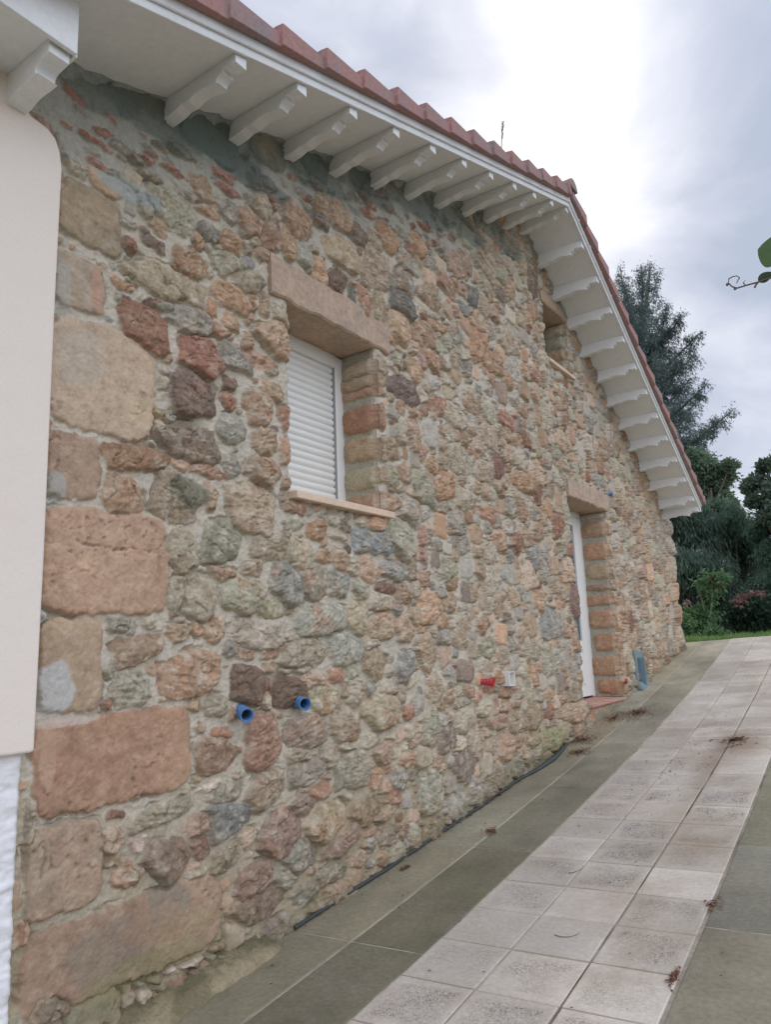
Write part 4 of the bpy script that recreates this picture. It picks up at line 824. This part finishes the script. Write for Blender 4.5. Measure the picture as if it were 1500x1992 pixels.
special = {} if True else {(0, 1): (176, 170, 166), (2, 5): (150, 134, 118), (1, 5): (158, 150, 140), (2, 6): (172, 160, 142), (2, 7): (174, 162, 140), (2, 9): (166, 150, 122), (2, 10): (148, 120, 98), (1, 10): (150, 138, 126), (2, 11): (172, 158, 128), (2, 12): (172, 160, 130), (0, 4): (150, 144, 140)}
for r in range(-8, 27):
    for c in range(3):
        y0 = PY0+TS*r; k = rp.uniform(.91, 1.05); base_c = special.get((c, r), (164*k, 158*k, 149*k)); al = rp.choice((1.1, 1.0, .8, .55, .2, .95, .08)) if r < 14 else .5
        if (c, r) == (0, 1): al = .25
        yb = min(y0+TS, 4.47)
        cells.append((.2952+TS*c+rp.uniform(-.0006, .0006)+(.0007 if c == 2 else 0), .2952+TS*(c+1), y0, yb, base_c, al))
slabs('tiled_path', cells, M['path'], .0036, .0012, nsub=2, jit=.0006)
# mortar bed under slabs and tiles (shows in the joints)
ya = np.linspace(-1.2, 4.475, 240); xa = np.linspace(-.02, 1.62, 330); BX, BY = np.meshgrid(xa, ya); BZ = zf(BX, BY)-.0016
c0 = (np.arange(len(ya)-1)[:, None]*len(xa)+np.arange(len(xa)-1)[None, :]).ravel()
bp = BX-PHI*(BY-PY0); bw = np.exp(-((bp-(.2952+2*TS))/.012)**2)*(.55+.9*fbm(BY*7, BX*0, 412, 3))+.7*sstep(.1, .5, fbm(BX*0+BY*3, BX*7, 413, 2))*0+.5*np.exp(-((bp-.6845)/.012)**2)+.5*sstep(0, .5, fbm(BX*9, BY*5, 411, 3)); bw = np.clip(bw, 0, 1)[..., None]
bcol = lin((156, 152, 142))*(1-bw)+lin((80, 70, 54))*bw
structure(link('mortar_bed', np_mesh('mortar_bed', np.stack([BX, BY, BZ], -1).reshape(-1, 3), np.stack([c0, c0+1, c0+len(xa)+1, c0+len(xa)], -1), bcol.reshape(-1, 3)), M['bed'], None, smooth=True))
# sandy rubble strip at the wall foot, near end
ya = np.linspace(.35, 1.15, 240); xa = np.linspace(-.02, .085, 40); BX, BY = np.meshgrid(xa, ya)
edge_ = .052+.022*fbm(BY*14, BY*0, 181, 3)-.055*sstep(1.0, 1.12, BY)
BZ = zf(BX, BY)+np.clip((edge_-BX)*.55, -.004, .05)+(.009*fbm(BX*22, BY*22, 182, 4)+.006*np.abs(fbm(BX*45, BY*45, 184, 3)))*sstep(0, .012, edge_-BX)
colr = lin((132, 122, 96))*(1+.2*fbm(BX*25, BY*25, 183, 4))[..., None]; dk = np.clip(sstep(.045, .0, BX)*.8+.6*sstep(0, .4, fbm(BX*14, BY*9, 185, 3)), 0, .9); colr = colr+(lin((84, 80, 58))-colr)*dk[..., None]
c0 = (np.arange(len(ya)-1)[:, None]*len(xa)+np.arange(len(xa)-1)[None, :]).ravel()
structure(link('rubble_fillet', np_mesh('rubble_fillet', np.stack([BX, BY, BZ], -1).reshape(-1, 3), np.stack([c0, c0+1, c0+len(xa)+1, c0+len(xa)], -1), colr.reshape(-1, 3)), M['stone'], None, smooth=True))

# ------------------------------------------------------------------ hose, litter, twigs
def gpt(X, Y, d=0): return (X, Y, float(zf(X, Y))+d)
mb = MB(); path, rad = [], []
for i in range(150):
    t = i/149.0; y = 1.10+1.40*t; x = .016+.006*float(vn(np.array(y*9.), np.array(1.), 8))+(.022*math.exp(-((y-2.28)/.13)**2))
    path.append(gpt(x, y, .0045+.003*max(0, float(vn(np.array(y*6.), np.array(4.), 9))))); rad.append(.0035+.0045*math.exp(-((y-2.30)/.14)**2))
mb.tube(path, rad, 10); tag(mb.build('hose', M['hose'], smooth=True), 'black hose lying along the foot of the stone wall', 'hose')
def litter(px_, cx, cy, rx, ry, n, label, cols=((96, 66, 50), (112, 78, 58), (80, 58, 44)), size=.006):
    V_, F_, C_ = [], [], []; rl = random.Random(int(cx*1000+cy*77))
    for _ in range(n):
        a = rl.uniform(0, 6.283); q = abs(rl.gauss(0, .5)); x = cx+rx*q*math.cos(a); y = cy+ry*q*math.sin(a)
        if x < .012: x = .012+rl.random()*.01
        z = float(zf(x, y))+.0022+rl.random()*.0015; L = size*rl.uniform(.5, 1.6); w = L*rl.uniform(.08, .3); th = rl.uniform(0, 6.28); tz = rl.uniform(-.0015, .003)
        u = (math.cos(th)*L, math.sin(th)*L); v = (-math.sin(th)*w, math.cos(th)*w); k = len(V_)
        V_ += [(x-u[0]/2, y-u[1]/2, z), (x+v[0], y+v[1], z+.0012), (x+u[0]/2, y+u[1]/2, z+tz), (x-v[0], y-v[1], z+.0006)]; F_.append((k, k+1, k+2, k+3)); c = rl.choice(cols); C_ += [lin(c)]*4
    o = link('leaf_litter', np_mesh('leaf_litter', V_, F_, np.array(C_)), M['litter']); tag(o, label, 'dead leaves', 'patches of dead leaves on the paving', 'stuff')
litter(0, .125, 2.94, .10, .17, 1100, 'rusty oval patch of dead needles in front of the doorstep')
litter(0, .045, 2.56, .07, .10, 700, 'dead needles by the wall at the hose end')
litter(0, .085, 2.40, .06, .07, 450, 'small clump of dead needles below the hose end')
litter(0, .060, 2.86, .05, .12, 400, 'dead needles at the foot of the doorstep riser')
litter(0, .533, 2.54, .05, .05, 160, 'twiggy clump of dead leaves on the tiled path', size=.012)
litter(0, .676, 1.40, .02, .03, 24, 'dead twigs at the right edge of the tiles, nearer clump', size=.010)
litter(0, .674, 1.15, .006, .03, 200, 'mossy brown clump in the chipped edge of the nearest tiles', size=.006)
#litter(0, .676, 1.83, .010, .02, 120, 'brown moss tuft at the tile edge, farther clump', size=.005)
litter(0, .133, 1.67, .02, .025, 60, 'dry leaf scraps on the slab joint', size=.012)
litter(0, .05, 1.42, .012, .02, 40, 'lone dry leaf curled on the near slab', size=.010)
litter(0, .02, 1.95, .012, 1.1, 900, 'line of dry debris along the foot of the wall', size=.005)
litter(0, .42, 2.2, .9, 2.6, 500, 'scattered specks of leaf debris over the paving', cols=((84, 72, 58), (70, 62, 50)), size=.006)

def twig(pts, r, name, label, cat, group=None, mat='twig'):
    mb = MB()
    for P_l in pts: mb.tube(P_l, [r*(1-.6*i/(len(P_l)-1)) for i in range(len(P_l))], 5)
    return tag(mb.build(name, M[mat]), label, cat, group)
tw = []
for (cx, cy, L, th, cv, lab) in ((.40, 1.47, .05, 1.2, 1.4, 'curled dry twig on the tiles nearest the slabs'), (.47, 1.22, .05, .4, 2.2, 'hooked dry twig on a middle tile'), 
                          (.52, 2.45, .10, 1.0, .5, 'long straight twig crossing the path joint')):
    P_l = []
    for i in range(9):
        a = th+cv*(i/8-.5)
        P_l.append([cx if not P_l else P_l[-1][0]+L/8*math.cos(a), cy if not P_l else P_l[-1][1]+L/8*math.sin(a), 0])
    P_l = [gpt(p[0], p[1], .0032) for p in P_l]; twig([P_l], .0007, 'twig', lab, 'twig', 'dry twigs on the paving')

# ------------------------------------------------------------------ foliage
def leaves_mesh(P, Ddir, L, W, cols, name):
    """P (n,3) positions, Ddir (n,3) leaf direction, L, W length and width arrays -> rhombic folded leaves"""
    n = len(P); r = rng.normal(size=(n, 3)); Ddir = Ddir/np.linalg.norm(Ddir, axis=1)[:, None]
    u = np.cross(Ddir, r); u /= np.linalg.norm(u, axis=1)[:, None]+1e-9
    a = P; c = P+Ddir*L[:, None]; m_ = P+Ddir*(L*.45)[:, None]; b = m_+u*(W/2)[:, None]; d = m_-u*(W/2)[:, None]
    V_ = np.stack([a, b, c, d], 1).reshape(-1, 3); F_ = np.arange(4*n).reshape(n, 4)
    return np_mesh(name, V_, F_, np.repeat(cols, 4, axis=0))
def leafcols(P, base, var=.25, yellow=.3, seed=0, sc_=2.0):
    n = len(P); k = 1+var*rng.normal(size=n)*.6+.35*fbm(P[:, 0]*sc_+P[:, 2]*1.7, P[:, 1]*sc_+P[:, 2]*sc_, seed, 3)
    c = np.array(base)[None, :]*np.clip(k, .35, 2.0)[:, None]; y = np.clip(rng.normal(size=n)*.5, 0, 1)*yellow
    c = c+(np.array([.16, .19, .05])[None, :]-c)*y[:, None]; return np.clip(c, .004, .8)
def clumps(centers, radii, per, droop, Lr, Wf, base, name, mat, parent, seed=0, yellow=.15, squash=.8, shell=.5, var=.25):
    Ps, Ds = [], []
    for (c, r, n) in zip(centers, radii, per):
        v = rng.normal(size=(n, 3)); v /= np.linalg.norm(v, axis=1)[:, None]; q = rng.random(n)**(1/3.)*(1-shell)+shell*rng.random(n)**.3
        off = v*(q*r*(1+.35*rng.normal(size=n)))[:, None]; off[:, 2] *= squash
        Ps.append(np.array(c)+off); Ds.append(v*.8+rng.normal(size=(n, 3))*.6+np.array([0, 0, -droop]))
    P = np.concatenate(Ps); Dd = np.concatenate(Ds); n = len(P); P = P+rng.normal(size=P.shape)*np.repeat(np.array(radii, float), per)[:, None]*.22; L = rng.uniform(Lr[0], Lr[1], n); W = L*Wf*rng.uniform(.7, 1.3, n)
    me = leaves_mesh(P, Dd, L, W, leafcols(P, base, var, yellow, seed), name)
    return link(name, me, mat, parent)
def limbs_mesh(paths, name, mat, parent):
    mb = MB()
    for P_l, r0, r1 in paths: mb.tube(P_l, [r0+(r1-r0)*i/(len(P_l)-1) for i in range(len(P_l))], 7)
    return mb.build(name, mat, parent, smooth=True)
def bez(a, b, c, n=8):
    a, b, c = map(np.array, (a, b, c)); return [a*(1-t)**2+2*b*t*(1-t)+c*t*t for t in np.linspace(0, 1, n)]

# big conifer behind the eave: several leaders and long drooping sprays
YC = 9.0
tb = on_y(1235, 1120, YC); tb[2] = -.05
con = empty('conifer_tree', tb, 'tall dark conifer with several spires and drooping sprays behind the roof edge', 'tree')
tips = [(1207, 520, 12), (1225, 600, 14), (1248, 518, 12), (1265, 512, 14), (1297, 590, 14), (1330, 612, 12), (1364, 646, 14), (1350, 690, 18), (1345, 735, 18), (1377, 745, 16), (1426, 798, 16), (1395, 820, 20), (1362, 850, 20), (1365, 876, 16), (1310, 700, 24), (1290, 760, 30),
        (1280, 650, 26), (1255, 620, 24), (1320, 790, 28), (1330, 850, 26), (1240, 700, 34), (1215, 560, 14), (1270, 700, 30), (1300, 820, 34), (1345, 800, 24), (1215, 640, 26), (1180, 620, 20), (1190, 700, 30), (1160, 760, 30), (1390, 930, 24), (1350, 940, 30), (1305, 900, 34), (1150, 680, 16), (1100, 800, 30), (1120, 900, 40)]
trunkpts = [tb, on_y(1238, 900, YC), on_y(1245, 700, YC), on_y(1262, 520, YC)]
paths = [(bez(tb, on_y(1230, 800, YC), on_y(1264, 520, YC), 14), .13, .006)]
cens, rads, pers = [], [], []
for (px, py, rp_) in tips:
    Yt = YC+rng.uniform(-.8, .5); tip = on_y(px, py, Yt); up = px < 1300 and py < 620
    st = on_y(1236+(px-1236)*.1, min(py+(150 if up else 60+abs(px-1240)*.35), 1000), YC); mid = (st+tip)/2+np.array([0, 0, -.06 if not up else -.12]); mid = np.array([tip[0]*.8+st[0]*.2, (tip[1]+st[1])/2, st[2]*.6+tip[2]*.4]) if up else mid
    bz = bez(st, mid, tip, 26); paths.append((bz[::3]+[bz[-1]], .022, .004))
    for k, q in enumerate(bz):
        f = k/25.0
        if f < .15: continue
        w = (.03+.17*(1-f)**.8)*(rp_/20.0)
        for _ in range(5 if f < .9 else 2):
            off = rng.normal(size=3)*w*np.array([1, 1, .75]); cens.append(q+off-np.array([0, 0, w*.25])); rads.append(rng.uniform(.028, .055)); pers.append(30)
limbs_mesh(paths, 'trunk', M['bark'], con)
clumps(cens, rads, pers, 1.3, (.022, .05), .24, (.15, .20, .18), 'crown', M['leaf'], con, seed=201, yellow=.10, squash=1.25, shell=.2, var=.3)

def broadleaf(name, label, px, py, Y, crown, base, Lr, kind='tree', Wf=.55, droop=.2, yellow=.2, n_per=260, group=None, ratio=.55, twigs=True, gap=.0):
    foot = on_y(px, py, Y); foot[2] = -.04; o = empty(name, foot, label, kind, group); paths = []; cens, rads, pers = [], [], []
    top = np.mean([on_y(a, b, Y) for a, b, _ in crown], axis=0)
    paths.append((bez(foot, (foot+top)/2+np.array([.03, 0, 0]), top, 10), .05*math.sqrt(max(top[2], .2)), .012))
    for (a, b, r) in crown:
        R = on_y(a+r, b, Y)[0]-on_y(a, b, Y)[0]; R = np.linalg.norm(on_y(a+r, b, Y)-on_y(a, b, Y)); c = on_y(a, b, Y+rng.uniform(-.6, .6)*R*2)
        st = foot+(top-foot)*rng.uniform(.4, .9); paths.append((bez(st, (st+c)/2+np.array([0, 0, -.1*R]), c, 7), .018, .004))
        for _ in range(18):
            v = rng.normal(size=3); v /= np.linalg.norm(v); cc2 = c+v*R*rng.uniform(.2, 1.0); cens.append(cc2); rads.append(R*rng.uniform(.26, .46)); pers.append(int(n_per*rng.uniform(.6, 1.2)*.6))
            if twigs: paths.append(([c, (c+cc2)/2+rng.normal(size=3)*R*.08, cc2+v*R*.15], .006, .0015))
    limbs_mesh(paths, 'trunk', M['bark'], o)
    clumps(cens, rads, pers, droop, Lr, Wf, base, 'crown', M['leaf'], o, seed=int(px), yellow=yellow, shell=.15, squash=1.0 if droop < 1 else 1.3)
    return o
broadleaf('broadleaf_tree', 'rounded broadleaf tree just right of the roof edge', 1385, 1180, 8.2, [(1375, 905, 26), (1400, 930, 28), (1360, 950, 30), (1420, 905, 14), (1345, 905, 18), (1385, 975, 26), (1425, 985, 12), (1350, 890, 14), (1400, 1000, 30), (1360, 1000, 34), (1428, 1010, 20), (1340, 960, 30), (1405, 960, 22), (1375, 930, 26)], (.22, .31, .20), (.025, .045), yellow=.2, n_per=230)
broadleaf('broadleaf_tree', 'airy broadleaf tree at the right edge of the picture', 1560, 1180, 7.0, [(1470, 940, 20), (1490, 905, 18), (1500, 960, 28), (1455, 950, 14), (1465, 975, 12), (1530, 920, 50), (1530, 1000, 50), (1490, 985, 14), (1570, 960, 60)], (.14, .20, .14), (.03, .05), yellow=.15, n_per=110)
broadleaf('dark_tree', 'dark weeping evergreen filling the gap right of the wall corner', 1335, 1235, 7.4, [(1290, 1080, 44), (1290, 1180, 50), (1310, 1225, 40), (1350, 1225, 40), (1390, 1222, 36), (1335, 1040, 46), (1330, 1110, 50), (1345, 1180, 50), (1310, 1000, 36), (1375, 1030, 44), (1380, 1100, 50), (1300, 1170, 50), (1395, 1170, 46), (1340, 990, 30)], (.135, .20, .145), (.035, .08), Wf=.16, droop=2.2, yellow=.12, n_per=420)
broadleaf('dark_tree', 'dark evergreen behind the lawn, left of the picture edge', 1440, 1235, 7.8, [(1430, 1020, 36), (1440, 1080, 46), (1400, 1030, 34), (1455, 1030, 26), (1435, 1140, 46), (1445, 1190, 40), (1405, 1060, 30), (1470, 1060, 40), (1425, 1000, 22), (1450, 1225, 30)], (.13, .205, .135), (.03, .06), Wf=.2, droop=1.4, yellow=.12, n_per=420)
broadleaf('dark_tree', 'dark spreading evergreen cut by the right picture edge', 1530, 1235, 7.2, [(1490, 1020, 24), (1520, 1080, 60), (1500, 1150, 46), (1490, 1200, 36), (1560, 1150, 60), (1470, 1035, 14), (1530, 1010, 30), (1600, 1080, 70)], (.12, .20, .14), (.03, .055), Wf=.22, droop=1.0, yellow=.10, n_per=420)
# far wood behind everything
P = np.stack([rng.uniform(-9, 9, 26000), rng.uniform(13, 17, 26000), rng.random(26000)**1.2*2.2], -1); P[:, 2] *= (.55+.35*fbm(P[:, 0]*.8, P[:, 1]*0, 211, 3)); Dd = rng.normal(size=P.shape)
o = link('far_wood', leaves_mesh(P, Dd, rng.uniform(.12, .25, len(P)), rng.uniform(.1, .2, len(P)), leafcols(P, (.09, .13, .10), .3, .2, 212), 'far_wood'), M['leaf']); tag(o, 'far dark wood glimpsed behind the garden trees', 'wood', None, 'stuff')

# shrubs by the wall corner
def bush(label, px, py, Y, blobs, base, Lr, yellow=.3, n=120, Wf=.45):
    foot = on_y(px, py, Y); foot[2] = -.03; o = empty('garden_bush', foot, label, 'bush'); cens, rads, pers, paths = [], [], [], []
    for (a, b, r) in blobs:
        c = on_y(a, b, Y+rng.uniform(-.1, .1)); R = np.linalg.norm(on_y(a+r, b, Y)-on_y(a, b, Y)); paths.append(([foot, (foot+c)/2+rng.normal(size=3)*.02, c], .006, .002))
        for _ in range(9): cens.append(c+rng.normal(size=3)*R*.5); rads.append(R*.4); pers.append(n//3)
    limbs_mesh(paths, 'stem', M['bark'], o); clumps(cens, rads, pers, .3, Lr, Wf, base, 'foliage', M['leaf'], o, seed=px, yellow=yellow, shell=.3); return o
bush('light green leafy bush against the far wall corner', 1345, 1245, 5.4, [(1340, 1215, 16), (1345, 1235, 18), (1360, 1225, 18), (1335, 1190, 10), (1375, 1238, 16), (1330, 1240, 12)], (.15, .26, .11), (.02, .04), .35, 130)
bush('low green bush with small white blossom beside the paving end', 1392, 1245, 5.6, [(1392, 1232, 14), (1405, 1238, 14), (1385, 1220, 12), (1415, 1242, 8), (1378, 1205, 10)], (.15, .26, .11), (.018, .034), .4, 120)
sh = empty('flowering_shrub', on_y(1376, 1245, 5.5), 'leggy shrub with red flower clusters beyond the wall corner', 'shrub')
q = lambda a, b: on_y(a, b, 5.5)
limbs_mesh([([q(1376, 1250), q(1378, 1220), q(1384, 1180), q(1386, 1150), q(1384, 1130)], .008, .004), ([q(1378, 1225), q(1372, 1200), q(1368, 1175), q(1360, 1150), q(1357, 1135)], .006, .004), ([q(1384, 1160), q(1396, 1140), q(1404, 1125)], .004, .002), ([q(1384, 1150), q(1374, 1135), q(1368, 1125)], .004, .002)], 'stem', surf('pale_stem', lin((120, 122, 96)), rough=.8, bumps=()), sh)
cens = [q(a, b)+rng.normal(size=3)*.01 for a, b in ((1370, 1122), (1384, 1118), (1398, 1122), (1408, 1124), (1366, 1138), (1380, 1136), (1396, 1134), (1376, 1150), (1382, 1166), (1360, 1195), (1376, 1198), (1384, 1194), (1368, 1206), (1354, 1192), (1374, 1180))]
clumps(cens, [.045]*len(cens), [60]*len(cens), .7, (.025, .045), .42, (.13, .24, .10), 'foliage', M['leaf'], sh, seed=301, yellow=.4, shell=.3)
cens = [q(a, b) for a, b in ((1373, 1142), (1384, 1128), (1398, 1138), (1371, 1150), (1388, 1124))]
for c_ in cens: clumps([c_], [.012], [40], .9, (.014, .026), .55, (.36, .12, .10), 'flower', M['leaf'], sh, seed=302, yellow=.05, shell=.3)
# blossom glimpsed at the foot of the trees
ob = empty('blossoming_bush', on_y(1445, 1235, 6.9), 'bush of salmon pink blossom in the shade below the dark trees', 'bush')
limbs_mesh([([on_y(1445, 1238, 6.9), on_y(1440, 1200, 6.9), on_y(1436, 1170, 6.9)], .01, .004), ([on_y(1445, 1238, 6.9), on_y(1460, 1200, 6.9), on_y(1470, 1160, 6.9)], .01, .004)], 'stem', M['bark'], ob)
cens = [on_y(a, b, 6.5) for a, b in ((1430, 1168), (1440, 1163), (1448, 1166), (1455, 1158), (1468, 1154), (1478, 1152), (1436, 1176), (1484, 1156), (1338, 1172), (1346, 1184))]
for c_ in cens: clumps([c_], [.014], [16], .2, (.03, .05), .5, (.34, .19, .15), 'flower', M['leaf'], ob, seed=303, yellow=.05, shell=.3)
cens = [on_y(a, b, 6.8) for a, b in ((1430, 1190), (1450, 1185), (1470, 1180), (1440, 1205), (1465, 1205), (1485, 1190))]
clumps(cens, [.09]*len(cens), [200]*len(cens), .3, (.03, .05), .5, (.022, .05, .025), 'foliage', M['leaf'], ob, seed=304, yellow=.1, shell=.3)

# lawn grass beyond the paving
n = 26000; gx = rng.uniform(-.6, 1.8, n); gy = 4.50+rng.random(n)**1.5*2.2; gz = np.full(n, -.035)+.012*gx+.004*(gy-4.6)-.01
P = np.stack([gx, gy, gz], -1); Dd = rng.normal(size=P.shape)*.35; Dd[:, 2] = 1
L = rng.uniform(.02, .045, n)*(1+1.0*np.clip(fbm(gx*6, gy*6, 221, 2), 0, 1)); me = leaves_mesh(P, Dd, L, L*.14, leafcols(P, (.22, .36, .11), .25, .4, 222), 'grass')
tag(link('grass', me, M['leaf']), 'bright green lawn grass beyond the end of the paving', 'grass', None, 'stuff')

# dry weed on the roof
a = on_x(975, 300, .12); b = on_x(979, 236, .12); mid = (a+b)/2+np.array([0, -.003, 0]); P0 = [a-np.array([0, 0, .03]), a, mid, b]
wl_ = [P0]
for (t, dy, dz) in ((.45, .010, .03), (.6, -.008, .025), (.7, .012, .03), (.8, -.006, .02), (.9, .006, .015)):
    s0 = a+(b-a)*t; wl_.append([s0, s0+np.array([0, dy*.6, dz*.5]), s0+np.array([.002, dy, dz])])
twig(wl_, .0022, 'dry_weed', 'thin dry weed stalk standing up from the roof edge', 'weed')

# vine shoot hanging in from the right
vs = empty('vine_shoot', on_y(1560, 520, .80), 'curling vine shoot with two leaves entering at the right against the sky', 'vine')
q = lambda a, b, Y=.80: on_y(a, b, Y)
tend = [q(1530, 530), q(1500, 541), q(1476, 549), q(1450, 556), (q(1434, 561)), q(1424, 558), q(1417, 551), q(1418, 543), q(1425, 539), q(1433, 537), q(1439, 541)]
limbs_mesh([(tend, 0.0010, .0005), ([q(1450, 556), q(1446, 550), q(1450, 546)], .0007, .0004), ([q(1439, 541), q(1435, 547), q(1433, 552)], .0006, .0004), ([q(1476, 549), q(1471, 554), q(1468, 560)], .0008, .0011), ([q(1530, 530), q(1540, 505), q(1530, 490)], .0012, .0008)], 'stem', M['twig'], vs)
mb = MB(); 
for (a, b) in ((1430, 562), (1415, 554)): mb.tube([q(a, b+2), q(a, b-2)], .0013, 8)
mb.build('bud', M['twig'], vs)
def leafshape(c, tipp, w, name, col):
    c = np.array(c); tipp = np.array(tipp); ax = tipp-c; L = np.linalg.norm(ax); ax /= L; view = np.array([1, 0, 0])-c; view /= np.linalg.norm(view); u = np.cross(ax, view+np.array([.2, .1, .3])); u /= np.linalg.norm(u); nn = np.cross(ax, u)
    mb = MB(); rows = []
    for i in range(13):
        t = i/12.0; hw = w*math.sin(math.pi*t**.8)**.75+.0001; rows.append([tuple(c+ax*L*t+u*hw*s_+nn*(.12*hw*abs(s_)-.04*L*math.sin(math.pi*t))) for s_ in (-1, -.5, 0, .5, 1)])
    mb.grid(rows, col); return mb.build(name, M['leaf'], vs, smooth=True)
leafshape(q(1475, 548), q(1503, 530), .0050, 'leaf', (.045, .075, .045)); leafshape(q(1524, 490), q(1474, 486), .017, 'leaf', (.10, .17, .07))
